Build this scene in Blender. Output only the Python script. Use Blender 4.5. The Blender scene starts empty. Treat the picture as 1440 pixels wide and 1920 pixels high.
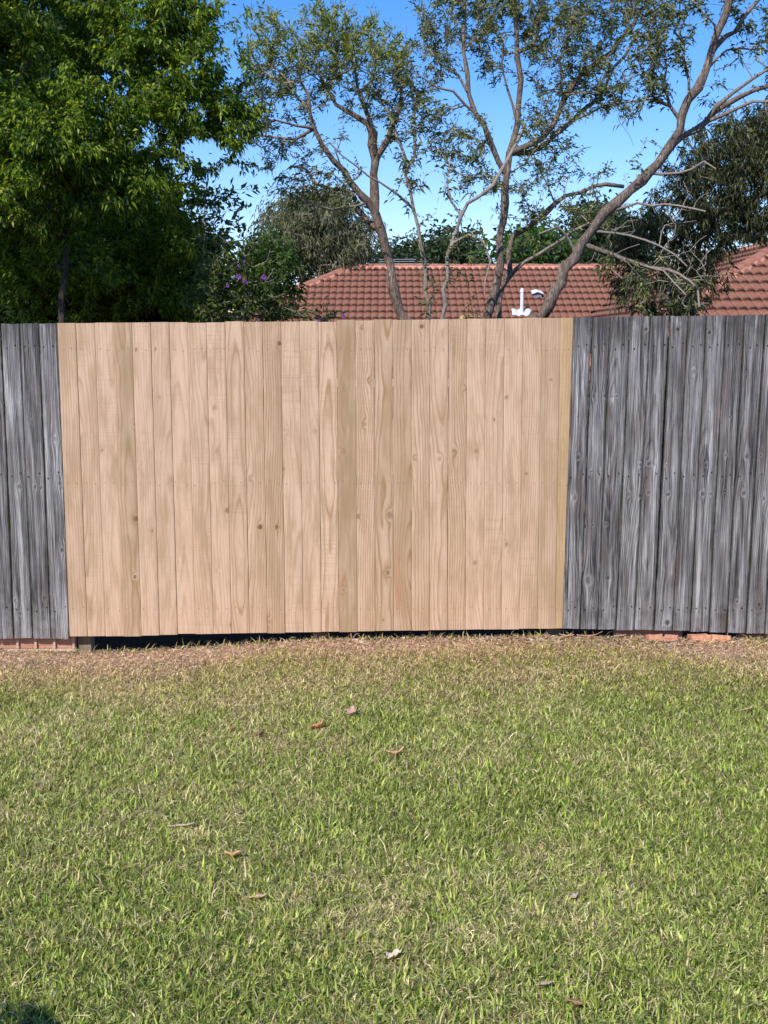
import bpy, math, random
import numpy as np
from mathutils import Vector, noise as mnoise

random.seed(7)
rng = np.random.default_rng(7)
S = bpy.context.scene
COL = S.collection
R = math.radians

# ------------------------------------------------------------------ camera
CAM_H = 1.72
PITCH = R(9.0)
F = 2024.0            # focal length in pixels of a 1440 x 1920 frame
cam = bpy.data.cameras.new("camera")
cam.sensor_fit = 'VERTICAL'
cam.sensor_height = 36.0
cam.lens = 36.0 * F / 1920.0
cam.clip_end = 2000
cam.clip_start = 0.05
camo = bpy.data.objects.new("camera", cam)
COL.objects.link(camo)
camo.location = (0, 0, CAM_H)
camo.rotation_euler = (math.pi / 2 - PITCH, 0, 0)
S.camera = camo

# ------------------------------------------------------------------ light
SUN_EL, SUN_AZ = R(43), R(28)      # azimuth: to the left of straight behind
world = bpy.data.worlds.new("World")
S.world = world
world.use_nodes = True
wn = world.node_tree
wn.nodes.clear()
sky = wn.nodes.new('ShaderNodeTexSky')
sky.sky_type = 'NISHITA'
sky.sun_disc = False
sky.sun_elevation = SUN_EL
sky.sun_rotation = math.pi + SUN_AZ
sky.altitude = 50
sky.air_density = 1.0
sky.dust_density = 0.3
sky.ozone_density = 2.5
hs = wn.nodes.new('ShaderNodeHueSaturation')
hs.inputs['Saturation'].default_value = 1.38
hs.inputs['Value'].default_value = 1.20
tint = wn.nodes.new('ShaderNodeMix'); tint.data_type = 'RGBA'; tint.blend_type = 'MULTIPLY'
tint.inputs[0].default_value = 1.0; tint.inputs[7].default_value = (1.06, .955, 1.13, 1)
bg = wn.nodes.new('ShaderNodeBackground')
bg.inputs['Strength'].default_value = 0.15
wo = wn.nodes.new('ShaderNodeOutputWorld')
wn.links.new(sky.outputs[0], hs.inputs['Color'])
wn.links.new(hs.outputs[0], tint.inputs[6])
wn.links.new(tint.outputs[2], bg.inputs[0])
wn.links.new(bg.outputs[0], wo.inputs[0])

sun = bpy.data.lights.new("sun", 'SUN')
sun.energy = 4.9
sun.angle = R(0.5)
sun.color = (1.0, 0.95, 0.88)
suno = bpy.data.objects.new("sun", sun)
COL.objects.link(suno)
to_sun = Vector((-math.sin(SUN_AZ) * math.cos(SUN_EL), -math.cos(SUN_AZ) * math.cos(SUN_EL), math.sin(SUN_EL)))
suno.rotation_euler = to_sun.to_track_quat('Z', 'Y').to_euler()
suno.location = (-6, -8, 12)

S.view_settings.view_transform = 'Standard'
S.view_settings.look = 'None'
S.view_settings.gamma = 1.0
S.view_settings.exposure = 0.0
S.render.engine = 'CYCLES'
S.cycles.max_bounces = 8
S.cycles.transparent_max_bounces = 8

# ------------------------------------------------------------------ helpers
FW = np.array([0, math.cos(PITCH), -math.sin(PITCH)])
UP = np.array([0, math.sin(PITCH), math.cos(PITCH)])


def at(px, py, Y):
    """world point seen at (px, py) of the 1440 x 1920 photograph, at distance Y"""
    d = np.array([px - 720.0, 0, 0]) + F * FW + (960.0 - py) * UP
    return np.array([0, 0, CAM_H]) + d * (Y / d[1])


def tag(o, label=None, cat=None, group=None, kind=None):
    if label: o['label'] = label
    if cat: o['category'] = cat
    if group: o['group'] = group
    if kind: o['kind'] = kind
    return o


def empty(name, loc=(0, 0, 0), label=None, cat=None, group=None):
    o = bpy.data.objects.new(name, None)
    o.empty_display_size = 0.1
    COL.objects.link(o)
    o.location = tuple(float(v) for v in loc)
    return tag(o, label, cat, group)


def mesh_obj(name, V, Fc, mats, parent=None, attrs=None, smooth=False, mat_idx=None, origin=None):
    """V (n,3), Fc either an array (m,3|4) or a list of index lists"""
    V = np.asarray(V, dtype=np.float64)
    off = np.zeros(3)
    if parent is not None:
        off = np.array(parent_world(parent))
    elif origin is not None:
        off = np.array(origin, dtype=float)
    V = V - off
    me = bpy.data.meshes.new(name)
    if isinstance(Fc, np.ndarray):
        n, k = Fc.shape
        me.vertices.add(len(V))
        me.vertices.foreach_set('co', V.astype(np.float32).ravel())
        me.loops.add(n * k)
        me.loops.foreach_set('vertex_index', Fc.astype(np.int32).ravel())
        me.polygons.add(n)
        me.polygons.foreach_set('loop_start', (np.arange(n) * k).astype(np.int32))
        me.update(calc_edges=True)
    else:
        me.from_pydata(V.tolist(), [], Fc)
        me.update()
    if not isinstance(mats, (list, tuple)):
        mats = [mats]
    for m in mats:
        me.materials.append(m)
    if mat_idx is not None:
        me.polygons.foreach_set('material_index', np.asarray(mat_idx, dtype=np.int32))
    if smooth:
        me.polygons.foreach_set('use_smooth', np.ones(len(me.polygons), dtype=bool))
    for k, a in (attrs or {}).items():
        a = np.asarray(a, dtype=np.float32)
        if a.ndim == 2:
            at_ = me.attributes.new(k, 'FLOAT_COLOR', 'POINT')
            c = np.ones((len(a), 4), dtype=np.float32)
            c[:, :3] = a[:, :3]
            at_.data.foreach_set('color', c.ravel())
        else:
            at_ = me.attributes.new(k, 'FLOAT', 'POINT')
            at_.data.foreach_set('value', a)
    me.validate()
    o = bpy.data.objects.new(name, me)
    COL.objects.link(o)
    if parent is not None:
        o.parent = parent
    elif origin is not None:
        o.location = tuple(float(v) for v in off)
    return o


def parent_world(p):
    v = np.zeros(3)
    while p is not None:
        v = v + np.array(p.location)
        p = p.parent
    return v


def box_geo(x0, x1, y0, y1, z0, z1, V, Fc):
    b = len(V)
    for z in (z0, z1):
        for y in (y0, y1):
            for x in (x0, x1):
                V.append((x, y, z))
    for f in ((0, 2, 3, 1), (4, 5, 7, 6), (0, 1, 5, 4), (2, 6, 7, 3), (0, 4, 6, 2), (1, 3, 7, 5)):
        Fc.append([b + i for i in f])


def fbm(p, o=3):
    return mnoise.fractal(Vector(p), 1.0, 2.0, o)


# ------------------------------------------------------------------ materials
def new_mat(name):
    m = bpy.data.materials.new(name)
    m.use_nodes = True
    nt = m.node_tree
    nt.nodes.clear()
    return m, nt


class NT:
    def __init__(s, nt): s.nt = nt
    def n(s, t, **kw):
        nd = s.nt.nodes.new(t)
        for k, v in kw.items():
            if k in nd.inputs: nd.inputs[k].default_value = v
            else: setattr(nd, k, v)
        return nd
    def l(s, a, b): s.nt.links.new(a, b)
    def _in(s, nd, i, v):
        if hasattr(v, 'is_output') or isinstance(v, bpy.types.NodeSocket): s.l(v, nd.inputs[i])
        else: nd.inputs[i].default_value = v
    def math(s, op, a, b=0.0, c=None, clamp=False):
        nd = s.nt.nodes.new('ShaderNodeMath'); nd.operation = op; nd.use_clamp = clamp
        s._in(nd, 0, a); s._in(nd, 1, b)
        if c is not None: s._in(nd, 2, c)
        return nd.outputs[0]
    def mix(s, fac, a, b, mode='MIX'):
        nd = s.nt.nodes.new('ShaderNodeMix'); nd.data_type = 'RGBA'; nd.blend_type = mode
        s._in(nd, 0, fac)
        for i, v in ((6, a), (7, b)):
            if isinstance(v, bpy.types.NodeSocket): s.l(v, nd.inputs[i])
            else: nd.inputs[i].default_value = (*v, 1)
        return nd.outputs[2]
    def attr(s, name, col=False):
        nd = s.nt.nodes.new('ShaderNodeAttribute'); nd.attribute_name = name
        return nd.outputs['Color'] if col else nd.outputs['Fac']
    def coord(s, scale=(1, 1, 1), src='Object', add=None):
        tc = s.nt.nodes.new('ShaderNodeTexCoord')
        mp = s.nt.nodes.new('ShaderNodeMapping'); mp.inputs['Scale'].default_value = scale
        s.l(tc.outputs[src], mp.inputs[0])
        if add is not None: s.l(add, mp.inputs['Location'])
        return mp.outputs[0]
    def noise(s, vec, scale, detail=4, rough=0.55, dist=0.0):
        nd = s.nt.nodes.new('ShaderNodeTexNoise')
        nd.inputs['Scale'].default_value = scale; nd.inputs['Detail'].default_value = detail
        nd.inputs['Roughness'].default_value = rough; nd.inputs['Distortion'].default_value = dist
        s.l(vec, nd.inputs['Vector'])
        return nd.outputs['Fac']
    def ramp(s, fac, stops):
        nd = s.nt.nodes.new('ShaderNodeValToRGB')
        cr = nd.color_ramp
        while len(cr.elements) < len(stops): cr.elements.new(0.5)
        for e, (p, c) in zip(cr.elements, stops):
            e.position = p
            e.color = (*c, 1) if hasattr(c, '__len__') else (c, c, c, 1)
        s.l(fac, nd.inputs[0])
        return nd.outputs[0]
    def range(s, v, a, b, c=0.0, d=1.0):
        nd = s.nt.nodes.new('ShaderNodeMapRange'); nd.clamp = True
        s.l(v, nd.inputs[0])
        for i, x in enumerate((a, b, c, d)): nd.inputs[i + 1].default_value = x
        return nd.outputs[0]
    def bump(s, h, strength, dist):
        nd = s.nt.nodes.new('ShaderNodeBump')
        nd.inputs['Strength'].default_value = strength; nd.inputs['Distance'].default_value = dist
        s.l(h, nd.inputs['Height'])
        return nd.outputs[0]
    def out(s, color, rough=0.8, normal=None, spec=0.3):
        b = s.nt.nodes.new('ShaderNodeBsdfPrincipled')
        if isinstance(color, bpy.types.NodeSocket): s.l(color, b.inputs['Base Color'])
        else: b.inputs['Base Color'].default_value = (*color, 1)
        s._in(b, 'Roughness', rough)
        b.inputs['Specular IOR Level'].default_value = spec
        if normal is not None: s.l(normal, b.inputs['Normal'])
        o = s.nt.nodes.new('ShaderNodeOutputMaterial')
        s.l(b.outputs[0], o.inputs[0])
        return b


def mat_new_pine():
    m, nt = new_mat('fresh_pine'); t = NT(nt)
    ring, knot, tone, seed, con = t.attr('ring'), t.attr('knot'), t.attr('tone'), t.attr('seed'), t.attr('contrast')
    cb = nt.nodes.new('ShaderNodeCombineXYZ'); t.l(seed, cb.inputs[0]); t.l(seed, cb.inputs[2])
    v = t.coord((1, 1, 1), add=cb.outputs[0])
    vz = t.coord((45, 1, 1.6), add=cb.outputs[0])
    n1 = t.noise(vz, 1.0, 4, 0.6)
    n2 = t.noise(v, 5.0, 3, 0.5)
    r = t.math('ADD', ring, t.math('MULTIPLY', n1, 0.5))
    fr = t.math('FRACT', r)
    line = t.math('POWER', t.math('PINGPONG', t.math('MULTIPLY', fr, 1.0), 0.86), 5.0)
    line = t.math('MULTIPLY', line, 1.5)
    line = t.math('MULTIPLY', line, con)
    base = t.mix(tone, (0.67, 0.46, 0.31), (0.38, 0.275, 0.165))
    base = t.mix(t.range(n2, 0.35, 0.7), base, t.mix(0.55, base, (0.69, 0.475, 0.33)))
    c = t.mix(t.math('MULTIPLY', line, 2.1, clamp=True), base, (0.34, 0.19, 0.085))
    c = t.mix(t.attr('yellow'), c, t.mix(t.math('MULTIPLY', line, 1.5, clamp=True), (0.52, 0.345, 0.135), (0.34, 0.20, 0.06)))
    # saw marks running across
    vs = t.coord((3, 1, 110), add=cb.outputs[0])
    saw = t.noise(vs, 1.0, 2, 0.5)
    sawm = t.math('MULTIPLY', t.range(saw, 0.5, 0.75), t.range(t.noise(v, 2.2, 2, 0.5), 0.46, 0.62))
    c = t.mix(t.math('MULTIPLY', sawm, 0.5), c, (0.38, 0.25, 0.14))
    # long fibre streaks
    fib = t.noise(t.coord((260, 1, 5), add=cb.outputs[0]), 1.0, 2, 0.5)
    c = t.mix(t.math('MULTIPLY', t.range(fib, 0.45, 0.75), 0.5), c, (0.38, 0.25, 0.15))
    blot = t.noise(t.coord((16, 1, 3), add=cb.outputs[0]), 1.0, 5, 0.65)
    c = t.mix(t.math('MULTIPLY', t.range(blot, 0.47, 0.64), 0.72), c, (0.42, 0.275, 0.16))
    c = t.mix(t.math('MULTIPLY', t.range(blot, 0.5, 0.3), 0.3), c, (0.74, 0.53, 0.38))
    # resin / damp streak that belongs to the board
    st = t.attr('stain')
    stn = t.math('MULTIPLY', st, t.range(t.noise(t.coord((30, 1, 4), add=cb.outputs[0]), 1, 4, 0.6), 0.3, 0.62), clamp=True)
    c = t.mix(stn, c, (0.34, 0.225, 0.115))
    rd = t.math('MULTIPLY', t.attr('red'), t.range(fib, 0.35, 0.62), clamp=True)
    c = t.mix(rd, c, (0.40, 0.17, 0.075))
    c = t.mix(t.math('MULTIPLY', knot, t.range(t.noise(v, 90, 2, 0.5), 0.2, 0.5, 0.6, 1.0)), c, (0.20, 0.095, 0.045))
    h = t.math('ADD', t.math('MULTIPLY', line, -0.4), t.math('ADD', t.math('MULTIPLY', fib, 0.5), t.math('MULTIPLY', saw, 0.5)))
    t.out(c, 0.78, t.bump(h, 0.35, 0.0015), 0.25)
    return m


def mat_old_wood():
    m, nt = new_mat('weathered_hardwood'); t = NT(nt)
    ring, knot, tone, seed = t.attr('ring'), t.attr('knot'), t.attr('tone'), t.attr('seed')
    cb = nt.nodes.new('ShaderNodeCombineXYZ'); t.l(seed, cb.inputs[0]); t.l(seed, cb.inputs[2])
    warp = t.attr('warp')
    cb2 = nt.nodes.new('ShaderNodeCombineXYZ'); t.l(warp, cb2.inputs[0])
    tc = nt.nodes.new('ShaderNodeTexCoord')
    def wc(scale):
        va = nt.nodes.new('ShaderNodeVectorMath'); va.operation = 'ADD'
        t.l(tc.outputs['Object'], va.inputs[0]); t.l(cb2.outputs[0], va.inputs[1])
        mp = nt.nodes.new('ShaderNodeMapping'); mp.inputs['Scale'].default_value = scale
        t.l(va.outputs[0], mp.inputs[0]); t.l(cb.outputs[0], mp.inputs['Location'])
        return mp.outputs[0]
    broad = t.noise(wc((34, 1, 1.3)), 1.0, 5, 0.7)
    fine = t.noise(wc((210, 1, 2.6)), 1.0, 4, 0.7)
    n3 = t.noise(wc((14, 1, 9)), 1.0, 5, 0.65)
    fr = t.math('FRACT', t.math('ADD', ring, t.math('MULTIPLY', fine, 0.5)))
    line = t.math('POWER', t.math('PINGPONG', fr, 0.75), 2.0)
    f = t.math('ADD', t.math('MULTIPLY', t.math('SUBTRACT', broad, 0.5), 2.2), t.math('MULTIPLY', t.math('SUBTRACT', fine, 0.5), 1.7))
    f = t.math('ADD', f, 0.575)
    f = t.math('ADD', f, t.math('MULTIPLY', n3, 0.28))
    f = t.math('ADD', f, t.math('MULTIPLY', line, -0.38))
    f = t.math('ADD', f, t.math('MULTIPLY', tone, 0.55))
    c = t.ramp(f, [(0.26, (0.038, 0.034, 0.035)), (0.46, (0.120, 0.112, 0.110)), (0.67, (0.225, 0.213, 0.209)),
                   (0.88, (0.345, 0.332, 0.326)), (1.0, (0.50, 0.485, 0.475))])
    big = t.noise(wc((9, 1, 1.6)), 1.0, 3, 0.55)
    c = t.mix(t.range(big, 0.5, 0.72, 0, 0.5), c, (0.06, 0.054, 0.056))
    crack = t.noise(wc((120, 1, 0.8)), 1.0, 2, 0.4)
    c = t.mix(t.math('MULTIPLY', t.range(crack, 0.645, 0.66), 0.8), c, (0.02, 0.018, 0.018))
    brown = t.range(t.noise(wc((20, 1, 1.4)), 1.7, 3, 0.5), 0.52, 0.66)
    c = t.mix(t.math('MULTIPLY', brown, 0.6), c, (0.135, 0.092, 0.078))
    # pale scuffed foot of each board
    sep = nt.nodes.new('ShaderNodeSeparateXYZ'); t.l(tc.outputs['Object'], sep.inputs[0])
    foot = t.math('MULTIPLY', t.range(sep.outputs[2], 0.0, 0.38, 1, 0), t.range(n3, 0.4, 0.6))
    c = t.mix(t.math('MULTIPLY', foot, 0.45), c, (0.42, 0.40, 0.385))
    topd = t.math('MULTIPLY', t.range(sep.outputs[2], 1.66, 1.80, 0, 1), t.range(n3, 0.35, 0.6))
    c = t.mix(t.math('MULTIPLY', topd, 0.7), c, (0.055, 0.05, 0.045))
    # green algae along the edges
    edge = t.math('MULTIPLY', t.attr('edge'), t.range(t.noise(tc.outputs['Object'], 5, 4, 0.6), 0.48, 0.6), clamp=True)
    c = t.mix(t.math('MULTIPLY', edge, 0.8), c, (0.055, 0.075, 0.02))
    c = t.mix(t.math('MULTIPLY', t.math('POWER', t.attr('edge'), 2.5), 0.75), c, (0.022, 0.02, 0.018))  # board edges darkened in colour to deepen the shade of the gaps
    c = t.mix(t.math('MULTIPLY', t.attr('pale'), 0.6), c, (0.46, 0.44, 0.43))
    c = t.mix(knot, c, (0.05, 0.036, 0.03))
    h = t.math('ADD', t.math('MULTIPLY', fine, 1.0), t.math('MULTIPLY', line, -0.7))
    t.out(c, 0.82, t.bump(h, 0.9, 0.004), 0.25)
    return m


def mat_wood_plain(name, a, b, scale=(8, 8, 60)):
    m, nt = new_mat(name); t = NT(nt)
    n = t.noise(t.coord(scale), 1.0, 5, 0.6)
    c = t.mix(t.range(n, 0.3, 0.7), a, b)
    t.out(c, 0.85, t.bump(n, 0.5, 0.004), 0.2)
    return m


def mat_leaf(name, trans=0.45, rough=0.45, spec=0.5):
    m, nt = new_mat(name); t = NT(nt)
    c = t.attr('col', True)
    b = t.out(c, rough, None, spec)
    tr = nt.nodes.new('ShaderNodeBsdfTranslucent')
    tc = t.mix(1.0, c, (1.5, 1.5, 0.55), 'MULTIPLY')
    t.l(tc, tr.inputs[0])
    mx = nt.nodes.new('ShaderNodeMixShader'); mx.inputs[0].default_value = trans
    o = [n for n in nt.nodes if n.type == 'OUTPUT_MATERIAL'][0]
    t.l(b.outputs[0], mx.inputs[1]); t.l(tr.outputs[0], mx.inputs[2])
    t.l(mx.outputs[0], o.inputs[0])
    return m


def mat_bark(name, dark, mid, light, sc=1.0):
    m, nt = new_mat(name); t = NT(nt)
    v = t.coord((1, 1, 0.22))
    n = t.noise(v, 70 * sc, 5, 0.65, 0.6)
    n2 = t.noise(t.coord(), 6, 3, 0.6)
    c = t.ramp(n, [(0.3, dark), (0.5, mid), (0.72, light)])
    c = t.mix(t.range(n2, 0.4, 0.7, 0, 0.6), c, tuple(0.75 * x for x in mid))
    c = t.mix(t.math('MULTIPLY', t.attr('young'), 0.75), c, tuple(0.95 * x for x in light))
    t.out(c, 0.9, t.bump(n, 1.0, 0.02), 0.15)
    return m


def mat_tile():
    m, nt = new_mat('terracotta_tile'); t = NT(nt)
    o = t.coord()
    n = t.noise(o, 3.0, 5, 0.65)
    n2 = t.noise(o, 38, 4, 0.7)
    val = t.attr('valley')
    c = t.ramp(n2, [(0.25, (0.12, 0.045, 0.027)), (0.5, (0.24, 0.096, 0.056)), (0.75, (0.38, 0.17, 0.105))])
    c = t.mix(t.range(n, 0.35, 0.65, 0, 0.6), c, (0.24, 0.125, 0.08))
    c = t.mix(t.math('MULTIPLY', val, t.range(n2, 0.3, 0.6, 0.1, 0.45)), c, (0.42, 0.17, 0.11))
    lich = t.range(t.noise(o, 14, 4, 0.7), 0.6, 0.72)
    c = t.mix(t.math('MULTIPLY', lich, 0.35), c, (0.36, 0.25, 0.21))
    c = t.mix(t.math('MULTIPLY', t.attr('lip'), 0.7), c, (0.06, 0.026, 0.02))  # front edges coloured dark to draw the shadow line under each course
    t.out(c, 0.8, t.bump(n2, 0.4, 0.01), 0.3)
    return m


def mat_noise(name, a, b, scale=30, rough=0.85, bump=0.4, bd=0.01, spec=0.25):
    m, nt = new_mat(name); t = NT(nt)
    n = t.noise(t.coord(), scale, 5, 0.62)
    t.out(t.mix(t.range(n, 0.3, 0.7), a, b), rough, t.bump(n, bump, bd), spec)
    return m


M = dict(
    pine=mat_new_pine(), old=mat_old_wood(),
    raw_edge=mat_wood_plain('sawn_back', (0.34, 0.22, 0.13), (0.5, 0.33, 0.2), (30, 30, 4)),
    rail_new=mat_wood_plain('rail_pine', (0.30, 0.20, 0.11), (0.46, 0.31, 0.18), (3, 40, 40)),
    rail_old=mat_wood_plain('rail_grey', (0.06, 0.055, 0.05), (0.17, 0.15, 0.13), (3, 40, 40)),
    plinth=mat_wood_plain('plinth_timber', (0.42, 0.20, 0.125), (0.62, 0.38, 0.27), (3, 30, 40)),
    plinth_sunlit=mat_wood_plain('plinth_sunlit_timber', (0.50, 0.33, 0.24), (0.72, 0.54, 0.42), (3, 30, 40)),  # paler plinth colour standing in for direct sun on the timber
    post=mat_wood_plain('post_timber', (0.17, 0.13, 0.085), (0.36, 0.28, 0.19), (25, 25, 5)),
    nail=mat_noise('nail_steel', (0.10, 0.075, 0.06), (0.22, 0.17, 0.14), 200, 0.5, 0.1),
    nail_dark=mat_noise('nail_rust', (0.012, 0.009, 0.008), (0.035, 0.02, 0.016), 200, 0.7, 0.1),
    bark=mat_bark('bark_greybrown', (0.045, 0.034, 0.027), (0.20, 0.150, 0.115), (0.46, 0.385, 0.32)),
    bark_pale=mat_bark('bark_pale', (0.12, 0.10, 0.08), (0.29, 0.24, 0.19), (0.48, 0.41, 0.34)),
    bark_dark=mat_bark('bark_dark', (0.02, 0.016, 0.013), (0.065, 0.05, 0.04), (0.15, 0.12, 0.10)),
    leaf=mat_leaf('leaf_glossy', 0.42, 0.45, 0.28), leaf_matt=mat_leaf('leaf_matt', 0.35, 0.6, 0.3),
    grass=mat_leaf('grass_blade', 0.28, 0.7, 0.12),
    dry=mat_leaf('dry_leaf', 0.2, 0.7, 0.2),
    petal=mat_leaf('petal_purple', 0.3, 0.6, 0.2),
    tile=mat_tile(),
    cap=mat_noise('ridge_cap_clay', (0.26, 0.10, 0.065), (0.44, 0.20, 0.13), 22, 0.8, 0.4),
    mortar=mat_noise('roof_mortar', (0.50, 0.21, 0.13), (0.66, 0.33, 0.22), 30, 0.9, 0.5),
    brickwall=mat_noise('house_brick', (0.25, 0.15, 0.10), (0.38, 0.25, 0.17), 12),
    brick=mat_noise('orange_brick', (0.46, 0.20, 0.11), (0.64, 0.33, 0.20), 45, 0.9, 0.6, 0.004),
    pvc=mat_noise('white_pipe', (0.74, 0.76, 0.80), (0.84, 0.85, 0.87), 10, 0.35, 0.05),
    lead=mat_noise('flashing', (0.50, 0.53, 0.60), (0.70, 0.72, 0.78), 20, 0.5, 0.2),
    leaddark=mat_noise('vent_hood', (0.10, 0.10, 0.13), (0.22, 0.22, 0.26), 20, 0.5, 0.2),
    wire=mat_noise('wire', (0.30, 0.31, 0.34), (0.45, 0.46, 0.50), 5, 0.4, 0.0),
    gutter=mat_noise('gutter', (0.55, 0.5, 0.42), (0.62, 0.57, 0.5), 5, 0.5, 0.0),
)

# ------------------------------------------------------------------ ground
YF = 5.98       # distance of the fence's front face
_gx = [at(px, 1200, YF)[0] for px in (-600, 0, 150, 330, 480, 600, 1000, 1150, 1440, 2000)]
_gz = [at(720, py, YF)[2] for py in (1224, 1221, 1225, 1218, 1208, 1200, 1195, 1197, 1200, 1204)]


def gz(x, y):
    x = np.asarray(x, dtype=float); y = np.asarray(y, dtype=float)
    f = np.interp(x, _gx, _gz)
    w = np.clip((y - 4.2) / (YF - 4.2), 0, 1); w = w * w * (3 - 2 * w)
    z = f * w
    z = z + 0.012 * np.sin(x * 2.1 + 1.3 * y) * np.sin(y * 1.7 + 0.6) * (1 - w) + 0.006 * np.sin(5.1 * x + 2) * np.sin(4.3 * y) * (1 - w)
    b = np.clip((y - (YF + 0.005)) / 0.09, 0, 1)
    z = z - 0.20 * b
    s = np.clip((y - 6.6) / 10, 0, 1)
    z = z - 1.35 * s * s * (3 - 2 * s)
    far = np.clip((y - 60) / 300, 0, 1)
    z = z + 0.0 * far
    return z


def build_ground():
    xs = np.concatenate([np.array([-900, -400, -150, -60, -25, -12]), np.arange(-7, 7.01, 0.07), np.array([12, 25, 60, 150, 400, 900])])
    ys = np.concatenate([np.array([-300, -100, -40, -15, -6]), np.arange(-3, 5.7, 0.08), np.arange(5.7, 6.25, 0.02),
                         np.arange(6.3, 20, 0.5), np.array([22, 30, 45, 80, 160, 400, 1500])])
    X, Y = np.meshgrid(xs, ys)
    Z = gz(X, Y)
    rr = rng.normal(0, 0.004, X.shape) * ((np.abs(X) < 7) & (Y < 6.3) & (Y > -3))
    Z = Z + rr
    V = np.stack([X.ravel(), Y.ravel(), Z.ravel()], 1)
    nx, ny = len(xs), len(ys)
    i = np.arange(nx - 1)[None, :] + (np.arange(ny - 1) * nx)[:, None]
    i = i.ravel()
    Fc = np.stack([i, i + 1, i + 1 + nx, i + nx], 1)
    m, nt = new_mat('lawn_soil'); t = NT(nt)
    o = t.coord()
    n = t.noise(o, 60, 6, 0.7); n2 = t.noise(o, 2.5, 4, 0.6); n3 = t.noise(o, 260, 3, 0.7)
    soil = t.mix(t.range(n, 0.3, 0.7), (0.40, 0.21, 0.14), (0.70, 0.44, 0.31))
    soil = t.mix(t.range(n3, 0.45, 0.75), soil, (0.74, 0.53, 0.40))
    thatch = t.mix(t.range(n, 0.35, 0.65), (0.07, 0.058, 0.03), (0.20, 0.165, 0.09))
    thatch = t.mix(t.range(n3, 0.5, 0.7, 0, 0.6), thatch, (0.11, 0.13, 0.045))
    sep = nt.nodes.new('ShaderNodeSeparateXYZ'); t.l(o, sep.inputs[0])
    yy = t.math('ADD', sep.outputs[1], t.math('MULTIPLY', t.math('SUBTRACT', n2, 0.5), 1.1))
    w = t.range(yy, 5.45, 5.8)
    c = t.mix(w, thatch, soil)
    c = t.mix(t.range(sep.outputs[1], 6.0, 6.03), c, t.mix(n, (0.020, 0.008, 0.003), (0.045, 0.020, 0.008)))  # soil behind the fence coloured near black in place of its shade
    t.out(c, 0.95, t.bump(t.math('ADD', n, n3), 0.8, 0.012), 0.1)
    g = mesh_obj('ground', V, Fc, m, smooth=True)
    tag(g, kind='structure')


build_ground()


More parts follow.
